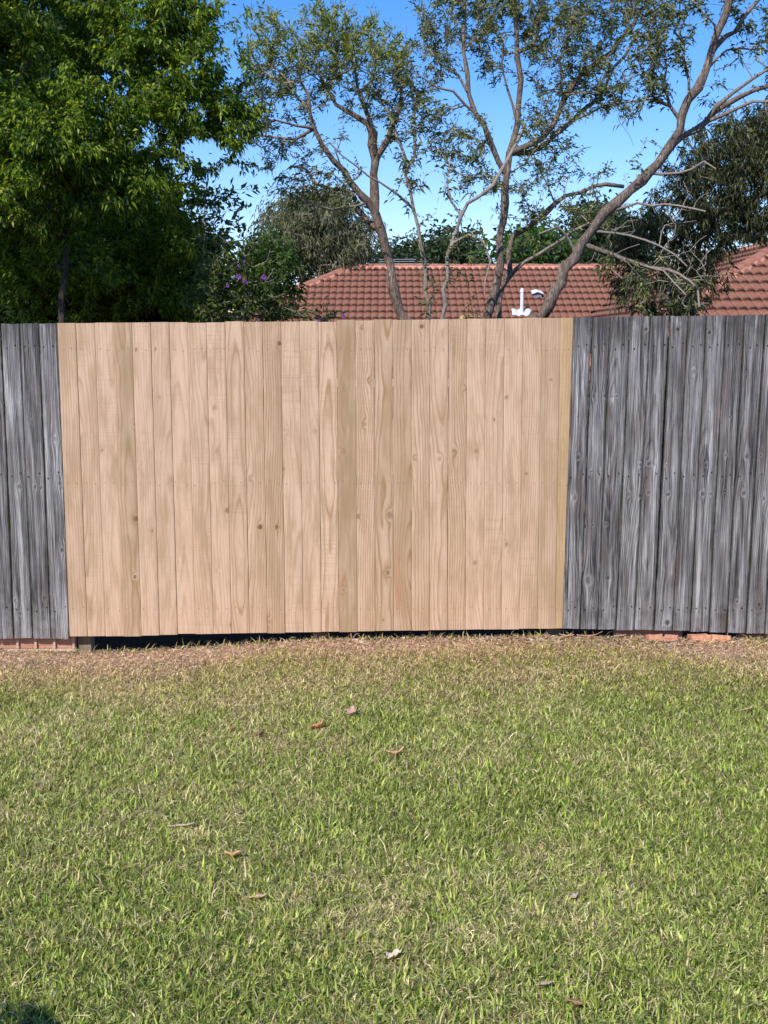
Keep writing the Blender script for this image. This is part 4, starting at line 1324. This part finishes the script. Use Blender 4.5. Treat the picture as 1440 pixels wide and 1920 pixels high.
make_tree('bottlebrush_tree', B_, base_of(806, Yb), 'thinnest straight grey sapling standing right of the forked tree, with loose narrow leaves', 'tree',
          sprays(B_, B_.tips, rg, 12, .062, .011, BB, BBW, droop=.5, outward=.3), M['leaf_matt'], M['bark_pale'])

# --- C: curved stem
C_ = Tree(13); Yc = 9.2; rg = np.random.default_rng(13)
C_.limb([(832, down(832, Yc)), (832, 680), (832, 599), (836, 517), (847, 459), (867, 408), (894, 370), (925, 342), (944, 307), (960, 280), (985, 235)], Yc, Yc + .1, .030, .012, root=True)
C_.limb([(850, 452), (880, 440), (905, 450), (912, 490), (908, 545)], Yc, Yc - .1, .013, .006)
C_.limb([(867, 408), (850, 380), (838, 340), (842, 300)], Yc, Yc + .2, .012, .005)
bl = [(850, 440, 26, .9), (870, 475, 24, .8), (890, 430, 22, .6), (845, 380, 24, .5), (880, 350, 22, .6), (835, 320, 24, .6), (850, 500, 14, .6), (985, 250, 26, .7), (925, 320, 20, .5), (880, 520, 18, .6)]
C_.grow(blob_points(bl, rg, Yc, 26, .3), curve=.18); C_.finish_radii(.0024, .42)
make_tree('bottlebrush_tree', C_, base_of(832, Yc), 'thin stem curving to the right in front of the roof, crossing the thick trunk', 'tree',
          sprays(C_, C_.tips, rg, 12, .06, .010, BB, BBW, droop=.5, outward=.3), M['leaf_matt'], M['bark_pale'])

# --- D: big bottlebrush, upright
Dt = Tree(14); Yd = 9.7; rg = np.random.default_rng(14)
Dt.limb([(890, down(890, Yd)), (898, 690), (914, 597), (928, 540), (935, 500), (940, 440), (945, 380), (950, 330), (956, 288), (970, 235), (975, 190), (974, 145), (970, 100), (965, 65), (970, 20), (980, -60)], Yd, Yd, .074, .016, root=True)
Dt.limb([(945, 325), (935, 300), (920, 260), (895, 210), (880, 180), (877, 140), (870, 95), (875, 55), (865, 5), (860, -50)], Yd, Yd - .2, .038, .010)
Dt.limb([(883, 195), (850, 175), (820, 165), (790, 145)], Yd - .1, Yd - .3, .016, .005)
Dt.limb([(878, 160), (862, 143), (830, 120), (805, 90)], Yd - .15, Yd, .014, .005)
Dt.limb([(956, 285), (1020, 255), (1060, 185), (1090, 140), (1145, 100), (1180, 55), (1210, 0), (1235, -60)], Yd, Yd + .3, .034, .015)
Dt.limb([(958, 300), (990, 285), (1030, 265), (1070, 230), (1110, 190), (1140, 150), (1170, 105), (1200, 60)], Yd, Yd + .6, .026, .010)
Dt.limb([(1040, 258), (1100, 215), (1160, 195), (1220, 185), (1260, 175)], Yd + .2, Yd + .2, .020, .006)
Dt.limb([(972, 215), (950, 170), (940, 130), (945, 90)], Yd, Yd - .2, .016, .006)
Dt.limb([(974, 120), (995, 85), (1010, 40), (1020, -20)], Yd, Yd + .1, .018, .008)
Dt.limb([(1060, 190), (1050, 140), (1060, 90), (1075, 40), (1080, -20)], Yd, Yd - .1, .018, .007)
# second, darker stem
Dt.limb([(924, down(924, Yd) + 5), (926, 680), (934, 595), (944, 540), (956, 505), (954, 470), (970, 440), (1010, 410), (1045, 380), (1090, 360), (1135, 345), (1170, 350)], Yd + .15, Yd + .5, .064, .016, root=True)
Dt.limb([(950, 520), (985, 490), (1030, 465), (1070, 435), (1100, 425), (1140, 430)], Yd + .15, Yd + .0, .034, .010)
blD = [(800, 25, 36, 1.0), (845, 15, 40, 1.1), (895, 15, 42, 1.2), (945, 20, 40, 1.3), (1000, 15, 42, 1.2), (1055, 20, 42, 1.3), (1110, 25, 42, 1.3), (1165, 25, 40, 1.2),
       (790, 70, 30, .8), (830, 80, 36, .9), (905, 75, 38, 1.1), (1000, 70, 36, .9), (1060, 80, 40, 1.1), (1125, 85, 36, 1.0), (820, 125, 32, .7), (925, 120, 28, 1.0),
       (1010, 125, 32, .8), (1085, 130, 36, 1.2), (1150, 140, 40, 1.0), (1060, 170, 30, .8), (840, 215, 26, .4), (805, 215, 28, 1.0), (840, 255, 36, 1.1), (875, 285, 34, 1.1), (815, 270, 26, .8),
       (900, 240, 24, .7), (915, 330, 32, .9), (870, 330, 28, .7), (1000, 175, 30, .9), (1000, 225, 32, .9), (1050, 235, 34, .9), (1120, 165, 34, 1.0), (1170, 180, 34, .7),
       (1010, 290, 36, .9), (1055, 300, 30, .6), (985, 340, 30, .8), (1035, 345, 30, .6), (1090, 300, 24, .35), (1000, 400, 28, .8), (1060, 400, 30, .8), (1120, 330, 26, .5),
       (1100, 380, 26, .8), (930, 400, 20, .4), (990, 450, 24, .5), (1130, 410, 26, .7), (1070, 470, 20, .4), (860, -60, 60, 1), (960, -60, 60, 1), (1070, -60, 60, 1), (1180, -50, 60, 1)]
Dt.grow(blob_points(blD, rg, Yd + .1, 44, .5), curve=.13)
_tips = list(Dt.tips); Dt.grow(blob_points(blD, rg, Yd, 8, .5), curve=.10, step=.07); Dt.tips = _tips
Dt.finish_radii(.0028, .40)
make_tree('bottlebrush_tree', Dt, base_of(900, Yd), 'tallest bottlebrush with thick upright double trunk, behind the white vent pipe side of the fence', 'tree',
          sprays(Dt, Dt.tips, rg, 17, .056, .012, BB, BBW, droop=.3, outward=.5), M['leaf_matt'], M['bark'])

# --- E: leaning tree
E = Tree(15); Ye = 9.3; rg = np.random.default_rng(15)
E.limb([(950, down(950, Ye)), (985, 650), (1014, 597), (1040, 550), (1075, 485), (1110, 435), (1135, 400), (1180, 355), (1220, 325), (1250, 285), (1270, 245), (1295, 190), (1325, 130), (1345, 65), (1362, 20), (1375, -50)], Ye, Ye - .2, .078, .028, root=True)
E.limb([(1245, 290), (1285, 255), (1320, 225), (1355, 195), (1390, 175), (1440, 160), (1500, 150)], Ye, Ye + .2, .034, .014)
E.limb([(1320, 225), (1370, 175), (1410, 145), (1440, 125), (1490, 100)], Ye, Ye - .2, .020, .009)
E.limb([(1330, 218), (1385, 200), (1435, 185), (1480, 190)], Ye, Ye - .3, .018, .008)
E.limb([(1335, 105), (1380, 55), (1410, 15), (1440, -30)], Ye, Ye + .1, .030, .014)
E.limb([(1320, 140), (1345, 110), (1390, 90), (1440, 95)], Ye, Ye + .1, .012, .006)
E.limb([(1215, 328), (1270, 330), (1320, 305), (1345, 312)], Ye, Ye - .4, .013, .006)
E.limb([(1140, 395), (1195, 385), (1270, 385), (1320, 400)], Ye, Ye - .5, .014, .006)
E.limb([(1100, 450), (1150, 480), (1220, 500), (1270, 515), (1305, 545), (1310, 580)], Ye, Ye - .6, .022, .008)
E.limb([(1190, 490), (1240, 505), (1262, 530), (1290, 550)], Ye - .3, Ye - .7, .010, .005)
E.limb([(1120, 430), (1180, 440), (1240, 460), (1290, 500)], Ye, Ye - .3, .013, .005)
E.limb([(1085, 475), (1060, 440), (1050, 425), (1010, 440)], Ye, Ye - .2, .014, .006)
E.limb([(1268, 250), (1260, 200), (1245, 150), (1250, 90)], Ye, Ye + .4, .016, .006)
E.limb([(1300, 185), (1290, 130), (1280, 80), (1290, 20)], Ye, Ye + .3, .016, .006)
blE = [(1205, 30, 40, 1.1), (1255, 30, 40, 1.1), (1225, 85, 38, 1.0), (1195, 120, 34, .9), (1265, 95, 30, .7), (1240, 150, 32, .8), (1290, 40, 28, .6), (1220, 165, 30, .5),
       (1415, 30, 30, .6), (1405, 90, 24, .5), (1335, 180, 20, .6), (1430, 60, 26, .6), (1180, 215, 26, .5), (1200, 260, 22, .3), (1390, 10, 24, .4),
       (1180, 325, 22, .4), (1150, 500, 26, .7), (1200, 525, 26, .8), (1250, 545, 30, .9), (1290, 570, 24, .8), (1215, 570, 24, .7), (1260, 490, 26, .8), (1170, 555, 20, .6),
       (1320, 515, 22, .6), (1105, 500, 18, .5), (1370, 520, 10, .4), (1140, 570, 16, .4), (1245, -50, 60, 1), (1360, -60, 60, .8), (1480, 40, 50, .8), (1500, 140, 50, .8)]
blX = [(1180, 420, 40, .8), (1240, 400, 45, .8), (1300, 350, 45, .8), (1290, 470, 45, 1.2), (1230, 520, 45, 1.4), (1280, 550, 40, 1.4), (1400, 120, 50, 1.0), (1420, 200, 40, .9), (1380, 30, 40, .8), (1300, 250, 30, .4), (1150, 460, 40, .8)]
E.grow(blob_points(blE, rg, Ye - .1, 42, .45), curve=.16)
_tips = list(E.tips); E.grow(blob_points(blE + blX, rg, Ye, 24, .5), curve=.10, step=.07); E.tips = _tips
E.finish_radii(.0027, .43)
make_tree('bottlebrush_tree', E, base_of(950, Ye), 'thick ropy-barked tree leaning far to the right over the grey palings', 'tree',
          sprays(E, E.tips, rg, 15, .056, .0115, BB, BBW, droop=.5, outward=.4), M['leaf_matt'], M['bark'])


# --- generic dense crown on a simple trunk
def crown_tree(name, label, seed, Y, base_px, blobs, per, L, W, cols, wts=None, trunk_r=.08, depth=.6, leaves=12, bmat=None, lmat=None,
               droop=.3, drop=0.0, outward=.5, limbs=(), tuft=None, cat='tree', curve=.12, shell=0.0, tipr=.003, group=None, spread=.06, step=.11, stem_top=None):
    rg = np.random.default_rng(seed)
    t = Tree(seed)
    bx = base_px
    bs = sorted(blobs, key=lambda b: b[1])
    if stem_top is None:
        topb = bs[0]; stem_top = (topb[0], topb[1] + topb[2] * .4)
    mid = ((bx + stem_top[0]) / 2 + 8, 600)
    dn = down(bx, Y)
    midy = (dn + stem_top[1]) / 2
    t.limb([(bx, dn), ((bx * 2 + stem_top[0]) / 3 + 5, dn * .66 + stem_top[1] * .34), ((bx + 2 * stem_top[0]) / 3 - 4, dn * .33 + stem_top[1] * .67), stem_top],
           Y, Y, trunk_r, trunk_r * .2, root=True, step=max(step, .12 * Y / 10))
    for l_ in limbs:
        t.limb(l_[0], Y + l_[1], Y + l_[2], l_[3], l_[4])
    pts = tufts(blobs, rg, Y, per, tuft, depth) if tuft else blob_points(blobs, rg, Y, per, depth, shell)
    t.grow(pts, curve=curve, step=step); t.finish_radii(tipr, .45)
    lf = sprays(t, t.tips, rg, leaves, L, W, cols, wts, droop=droop, drop=drop, outward=outward, spread=spread)
    return make_tree(name, t, base_of(bx, Y), label, cat, lf, lmat or M['leaf_matt'], bmat or M['bark_dark'], group)


# --- big dense tree on the left
LP = [(.17, .26, .022), (.27, .36, .028), (.075, .15, .02), (.40, .46, .05), (.035, .08, .016), (.10, .18, .03)]
LPW = [.26, .2, .2, .1, .14, .1]
blL = [  # upper crown, nearest the camera
    (40, 50, 60, 1.0, -.1), (30, 130, 55, 1.0, .2), (250, 30, 60, 1.2, -.1), (330, 30, 60, 1.3, 0), (380, 60, 42, 1.2, .1), (240, 95, 50, 1.2, 0),
    (310, 110, 60, 1.3, -.1), (375, 120, 48, 1.3, .0), (400, 160, 38, 1.0, .2), (428, 165, 32, 1.0, .2), (445, 210, 30, 1.0, .2), (420, 215, 44, 1.2, .0), (350, 185, 55, 1.3, -.2), (280, 180, 50, 1.2, -.2),
    (440, 262, 34, 1.1, .1), (420, 290, 30, .9, .1), (385, 235, 40, 1.0, 0), (330, 240, 38, .7, 0), (160, 165, 50, 1.3, -.5), (100, 200, 60, 1.4, -.6), (40, 200, 60, 1.4, -.6), (20, 260, 55, 1.4, -.7),
    (90, 265, 55, 1.4, -.6), (160, 230, 50, 1.3, -.5), (215, 210, 40, 1.2, -.4), (230, 260, 45, 1.2, -.3), (60, 320, 60, 1.3, -.6), (130, 310, 55, 1.3, -.5), (190, 300, 45, 1.1, -.3), (10, 330, 50, 1.2, -.6),
    (245, 320, 42, 1.1, -.2), (290, 300, 36, .8, -.1), (270, 365, 38, 1.0, -.2), (210, 350, 45, 1.0, -.2), (130, 370, 45, .8, -.3), (40, 385, 45, .9, -.5),
    (10, 60, 60, 1, .5), (150, 60, 50, .9, .9), (180, 110, 45, .9, .8), (200, 20, 60, .9, .8), (-60, 100, 80, 1, 0), (-60, 250, 80, 1, -.3), (-70, 400, 80, .8, 0), (-60, 0, 80, 1, .2),
    (120, -70, 90, .8, .2), (250, -70, 90, .8, .2), (350, -50, 70, .8, .2), (0, -70, 90, .8, .2),
    # unseen high canopy above and left, added to shade the lower crown
    (-360, -30, 130, 1.0, -1.2), (-480, 0, 130, 1.0, -1.2), (-240, -260, 120, 1.0, -1.2), (-320, -200, 140, 1.0, -1.2), (-480, -120, 130, 1.0, -1.2), (-300, 130, 110, .8, -1.1),
    (-150, 50, 120, 1.2, 0), (-300, 50, 130, 1.2, 0), (-400, -100, 130, 1.2, 0), (-200, -100, 130, 1.2, 0), (-50, -140, 110, 1.2, .2), (-300, -260, 130, 1.2, 0), (-130, -290, 120, 1.2, 0), (-480, 120, 120, 1, .2), (20, -60, 80, 1.2, .4), (100, -160, 90, 1.2, .5),
    # shaded lower body further back
    (60, 450, 80, .8, 2.0), (160, 420, 75, .8, 2.0), (260, 420, 70, .8, 2.0), (340, 400, 50, .7, 1.8), (200, 500, 90, .8, 2.3), (80, 540, 90, .7, 2.4), (300, 500, 75, .8, 2.2), (360, 470, 50, .8, 1.9),
    (370, 550, 60, .8, 2.0), (280, 580, 70, .7, 2.2), (160, 580, 80, .7, 2.5), (20, 500, 70, .7, 2.1), (330, 340, 40, .8, 1.0), (250, 300, 60, .9, 1.6), (120, 250, 90, .9, 1.6), (60, 150, 90, .9, 1.4), (250, 150, 80, .9, 1.2), (60, 60, 40, .9, -.3), (10, 420, 60, 1, .2), (100, 430, 50, .8, .3), (100, 470, 50, 1, .45), (200, 480, 50, .8, .6)]
crown_tree('dense_tree', 'big dense glossy bright green tree filling the upper left above the fence', 21, 8.3, 85, blL, 5, .045, .0165, LP, LPW, trunk_r=.065, depth=.28,
           leaves=31, tuft=10, lmat=M['leaf'], stem_top=(128, 425), droop=.45, drop=.5, outward=.4, curve=.12, spread=.06,
           limbs=[([(118, 450), (140, 400), (180, 330), (220, 230), (260, 120), (290, 20)], 0, 0, .06, .015), ([(125, 430), (80, 370), (40, 280), (30, 150)], 0, -.3, .04, .012),
                  ([(180, 330), (280, 270), (370, 240), (430, 220)], 0, .1, .03, .01), ([(125, 430), (160, 280), (130, 240)], 0, -.5, .03, .01)])
print('dense done')

# leafy understorey behind
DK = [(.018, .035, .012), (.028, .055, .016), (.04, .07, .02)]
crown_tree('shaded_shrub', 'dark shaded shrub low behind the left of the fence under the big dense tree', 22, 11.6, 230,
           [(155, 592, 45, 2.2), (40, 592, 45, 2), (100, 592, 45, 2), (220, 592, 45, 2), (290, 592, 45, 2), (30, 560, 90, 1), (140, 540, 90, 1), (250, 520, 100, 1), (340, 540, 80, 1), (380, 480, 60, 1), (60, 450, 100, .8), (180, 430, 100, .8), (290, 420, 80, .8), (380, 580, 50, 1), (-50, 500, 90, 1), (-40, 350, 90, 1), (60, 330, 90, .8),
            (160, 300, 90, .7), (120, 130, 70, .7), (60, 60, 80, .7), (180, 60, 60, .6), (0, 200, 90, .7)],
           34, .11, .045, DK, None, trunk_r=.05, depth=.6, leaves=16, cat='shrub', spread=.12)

# broad-leaf shrub between the dense tree and the gap
crown_tree('leafy_shrub', 'pale broad-leaved shrub reaching up right beside the big dense tree', 23, 8.9, 400,
           [(400, 350, 30, .8), (425, 380, 30, 1.0), (460, 370, 24, .8), (480, 355, 14, .7), (395, 410, 34, 1.1), (430, 425, 26, .9), (390, 460, 34, 1.1), (370, 520, 40, 1.2), (400, 560, 34, 1.2), (385, 310, 24, .4)],
           22, .075, .024, [(.09, .15, .03), (.16, .22, .05), (.05, .10, .03), (.12, .17, .06)], None, trunk_r=.02, depth=.3, leaves=9, cat='shrub', lmat=M['leaf'], bmat=M['bark_pale'], droop=.1, tipr=.002)


# purple flowering shrub, with flowers as parts
def flower(parent, px, py, Y, r, sd):
    rg = np.random.default_rng(sd)
    c = at(px, py, Y)
    V, Fc, C = [], [], []
    for k in range(5):
        a = 2 * math.pi * k / 5 + rg.random() * .3
        d = np.array([math.cos(a), -.25, math.sin(a)]); s = np.array([-math.sin(a), 0, math.cos(a)])
        b = len(V)
        for (f, w, y) in ((.05, .08, 0), (.55, .38, -.05), (.95, .42, .02), (1.08, .12, .1)):
            V.append(c + d * r * f - s * r * w + np.array([0, y * r, 0])); V.append(c + d * r * f + s * r * w + np.array([0, y * r, 0]))
        for q in range(3): Fc.append([b + 2 * q, b + 2 * q + 1, b + 2 * q + 3, b + 2 * q + 2])
    V = np.array(V); C = np.array([(.20, .06, .30)] * len(V)) * (.7 + .6 * rg.random((len(V), 1)))
    mesh_obj('flower', V, Fc, M['petal'], parent, dict(col=C))


FS = [(.05, .085, .018), (.09, .14, .022), (.03, .055, .015), (.14, .19, .035), (.065, .08, .025)]
sh = crown_tree('flowering_shrub', 'bushy shrub dotted with purple flowers above the new palings left of the roof', 24, 8.6, 470,
                [(400, 520, 40, 1.2), (385, 575, 34, 1.2), (440, 540, 34, 1.2), (430, 560, 38, 1.2), (480, 560, 42, 1.2), (530, 565, 36, 1.2), (440, 500, 36, 1.0), (490, 510, 36, 1.0), (525, 525, 24, .9), (460, 455, 30, .7), (420, 460, 28, .8), (505, 470, 24, .6), (570, 590, 24, 1.0), (400, 590, 30, 1.1)],
                44, .055, .019, FS, None, trunk_r=.02, depth=.35, leaves=10, cat='shrub', lmat=M['leaf'], bmat=M['bark_pale'], droop=.15, tipr=.0022)
for i, (px, py, r) in enumerate([(448, 519, .030), (457, 527, .018), (495, 520, .028), (427, 536, .020), (463, 530, .016), (458, 490, .018), (446, 497, .014), (485, 600, .016), (437, 522, .014)]):
    flower(sh, px, py, 8.18, r * .62, i)
sh2 = crown_tree('flowering_shrub', 'low dark leafy shrub just topping the fence in front of the roof corner', 25, 8.2, 600,
                 [(600, 590, 24, 1.3), (625, 592, 18, 1.3), (580, 598, 20, 1.2), (605, 575, 12, .8)], 30, .055, .017, [(.02, .045, .018), (.035, .07, .02), (.06, .10, .03)], None,
                 trunk_r=.012, depth=.2, leaves=9, cat='shrub', lmat=M['leaf'], droop=.1, tipr=.002)
for i, (px, py, r) in enumerate([(644, 592, .022), (598, 601, .02), (590, 603, .014)]):
    flower(sh2, px, py, 8.0, r * .6, 30 + i)
# dried clump
crown_tree('withered_plant', 'clump of withered yellow-brown leaves between the curved stem and the thick trunk', 26, 8.9, 878,
           [(880, 570, 17, 1.3), (870, 588, 16, 1.2), (893, 585, 14, 1.0)], 34, .05, .020, [(.42, .30, .14), (.56, .43, .22), (.28, .19, .09)], None, trunk_r=.01, depth=.14, leaves=6, cat='plant', lmat=M['dry'], droop=.3, drop=.4)

# --- middle distance and far trees
crown_tree('round_tree', 'rounded mid-green tree behind the purple flowering shrub', 31, 15.0, 510,
           [(500, 500, 50, 1.1), (530, 520, 38, 1.1), (470, 510, 50, 1), (510, 460, 34, 1), (545, 495, 26, 1), (470, 470, 34, .9), (440, 540, 50, 1), (500, 560, 60, 1)],
           26, .085, .032, [(.05, .105, .015), (.085, .15, .02), (.03, .07, .015)], None, trunk_r=.1, depth=.8, leaves=15, spread=.13, step=.2)
OL = [(.15, .165, .085), (.20, .21, .11), (.09, .105, .065), (.24, .24, .14)]
crown_tree('gum_tree', 'hazy olive gum tree in the distance between the flowering shrub and the forked bottlebrush', 32, 26.0, 600,
           [(560, 430, 60, .9), (620, 420, 55, 1), (660, 450, 45, 1), (590, 470, 60, 1.1), (640, 480, 40, 1), (520, 420, 40, .8), (600, 385, 40, .8), (560, 380, 36, .6), (650, 390, 30, .6), (680, 475, 26, .9), (500, 460, 36, .8), (690, 430, 20, .5)],
           10, .13, .028, OL, None, trunk_r=.15, depth=1.6, leaves=26, droop=.6, drop=.8, spread=.32, step=.4, tipr=.008, bmat=M['bark_pale'])
FG = [(.07, .13, .03), (.11, .19, .035), (.045, .09, .03)]
for k, (bx, Y, bl, lab) in enumerate([
        (760, 48, [(745, 485, 22, 1), (775, 478, 22, 1), (720, 490, 16, 1), (800, 485, 20, 1)], 'far dark green tree showing low over the ridge right of the forked trunk'),
        (845, 40, [(830, 480, 22, 1), (860, 470, 26, 1), (885, 485, 22, 1), (820, 445, 16, .5)], 'distant tree low over the ridge between the thin stems'),
        (980, 34, [(960, 480, 24, 1), (990, 470, 30, 1), (1025, 475, 26, 1), (1055, 480, 22, 1), (1010, 450, 20, .8)], 'bright green far tree over the ridge right of the thick trunk'),
        (1110, 38, [(1090, 430, 28, .9), (1120, 415, 28, .9), (1150, 440, 30, 1), (1100, 470, 34, 1), (1140, 480, 34, 1), (1175, 460, 30, 1)], 'far grey-green tree seen under the leaning trunk')]):
    crown_tree('distant_tree', lab, 40 + k, Y, bx, bl, 5 if Y > 30 else 7, .30, .12, FG if k == 2 else [(.05, .08, .035), (.075, .11, .045), (.035, .06, .03)], None, trunk_r=.2, depth=2.0,
               leaves=30, spread=.8, step=.6, tipr=.012, group='distant trees beyond the roof')
# dark drooping tree behind the leaning one
DD = [(.06, .075, .032), (.11, .125, .05), (.21, .22, .09), (.035, .05, .022)]
crown_tree('drooping_tree', 'dark drooping dense tree behind the leaning trunk at the right edge', 33, 11.6, 1262,
           [(1330, 260, 42, .9), (1380, 245, 45, 1.0), (1430, 240, 50, 1.2), (1300, 310, 40, 1.0), (1360, 310, 50, 1.3), (1420, 310, 55, 1.3), (1270, 340, 32, .9), (1330, 370, 50, 1.3), (1400, 380, 55, 1.3), (1240, 380, 34, .9),
            (1290, 400, 42, 1.2), (1210, 410, 32, 1.0), (1180, 440, 34, 1.1), (1240, 440, 42, 1.3), (1310, 450, 45, 1.3), (1380, 430, 40, 1.1), (1430, 420, 30, 1.1), (1160, 480, 30, .9), (1220, 490, 36, 1.2), (1280, 500, 40, 1.3), (1330, 490, 30, .9),
            (1240, 540, 30, .8), (1290, 545, 32, .9), (1190, 530, 30, .8), (1250, 575, 30, .8), (1210, 560, 26, .7), (1300, 580, 26, .7), (1160, 560, 20, .4), (1150, 520, 24, .6), (1330, 530, 24, .7), (1480, 300, 70, 1), (1500, 200, 60, 1), (1250, 300, 24, .5), (1480, 400, 60, 1)],
           50, .066, .011, DD, None, trunk_r=.05, depth=.7, leaves=14, droop=.6, drop=.9, outward=.2, spread=.07, stem_top=(1330, 300),
           limbs=[([(1290, 450), (1340, 400), (1400, 380), (1450, 350)], 0, -.2, .03, .010), ([(1330, 330), (1380, 290), (1430, 260)], 0, 0, .02, .008), ([(1280, 480), (1230, 450), (1180, 450)], 0, -.2, .02, .007)])


# bush behind the camera whose shadow falls across the near left corner of the lawn
p = on_ground(20, 1925)
h_ = 1.25
bx_, by_ = p[0] - to_sun.x * 0 + to_sun.x / to_sun.z * h_, p[1] + to_sun.y / to_sun.z * h_


def near_shrub():
    rg = np.random.default_rng(50)
    t = Tree(50)
    c = np.array([bx_ - .10, by_ - .40, h_])
    g = np.array([c[0], c[1], float(gz(c[0], c[1]))])
    prev = -1
    for i in range(9):
        prev = t.node(g + (c - g) * (i / 8) + rg.normal(0, .01, 3), prev, .02 * (1 - i / 12))
    d = rg.normal(0, 1, (420, 3)); d /= np.linalg.norm(d, axis=1)[:, None]
    t.grow(c + d * (rg.random((420, 1)) ** .4) * np.array([.36, .34, .28])); t.finish_radii(.002, .4)
    make_tree('garden_shrub', t, g, 'round clipped shrub out of view at near left that shades the lawn corner', 'shrub',
              sprays(t, t.tips, rg, 16, .05, .03, [(.05, .10, .03), (.08, .14, .03)]), M['leaf'], M['bark_dark'])


near_shrub()


def added_back_house():  # unseen house added to cut the sky fill and deepen shade
    h = empty('sky_blocking_house', (0, -4.5, 0), 'brown brick house with dark hip roof added unseen behind the camera to block sky light', 'house')
    V, Fc = [], []
    box_geo(-14, 14, -12, -4.5, -.3, 2.7, V, Fc)
    mesh_obj('wall', V, Fc, M['brickwall'], h)
    V = [(-14.6, -12.6, 2.6), (14.6, -12.6, 2.6), (14.6, -3.9, 2.6), (-14.6, -3.9, 2.6), (-10, -8.25, 4.6), (10, -8.25, 4.6)]
    mesh_obj('roof', V, [[0, 1, 5, 4], [1, 2, 5], [2, 3, 4, 5], [3, 0, 4], [0, 3, 2, 1]], M['cap'], h)
    V, Fc = [], []
    for x in (-7, -1.5, 5): box_geo(x, x + 1.8, -4.5, -4.44, .9, 2.1, V, Fc) if x != -1.5 else box_geo(x, x + 2.4, -4.5, -4.44, .05, 2.1, V, Fc)
    for k in range(3):
        mesh_obj('window' if k != 1 else 'door', V[k * 8:k * 8 + 8], [[i for i in f] for f in Fc[:6]], M['leaddark'], h)


added_back_house()

# ------------------------------------------------------------------ power line far behind
pl = empty('power_line', at(500, 490, 40), 'bundle of thin pale overhead wires crossing just above the roof ridge', 'power line')
for (dy, thick) in ((-4, .012), (0, .012), (4, .010), (8, .010)):
    V, Fc = [], []
    N = 60
    for i in range(N + 1):
        px = 380 + (1120 - 380) * i / N
        p = at(px, 492 + dy - 3 * (i / N) + 6 * ((i / N - .5) ** 2) * 4 * .5, 40)
        for q in range(4):
            V.append(p + np.array([0, math.cos(q * math.pi / 2), math.sin(q * math.pi / 2)]) * thick)
    for i in range(N):
        for q in range(4): Fc.append([i * 4 + q, i * 4 + (q + 1) % 4, i * 4 + 4 + (q + 1) % 4, i * 4 + 4 + q])
    mesh_obj('wire', V, Fc, M['wire'], pl)
print('objects', len(bpy.data.objects))
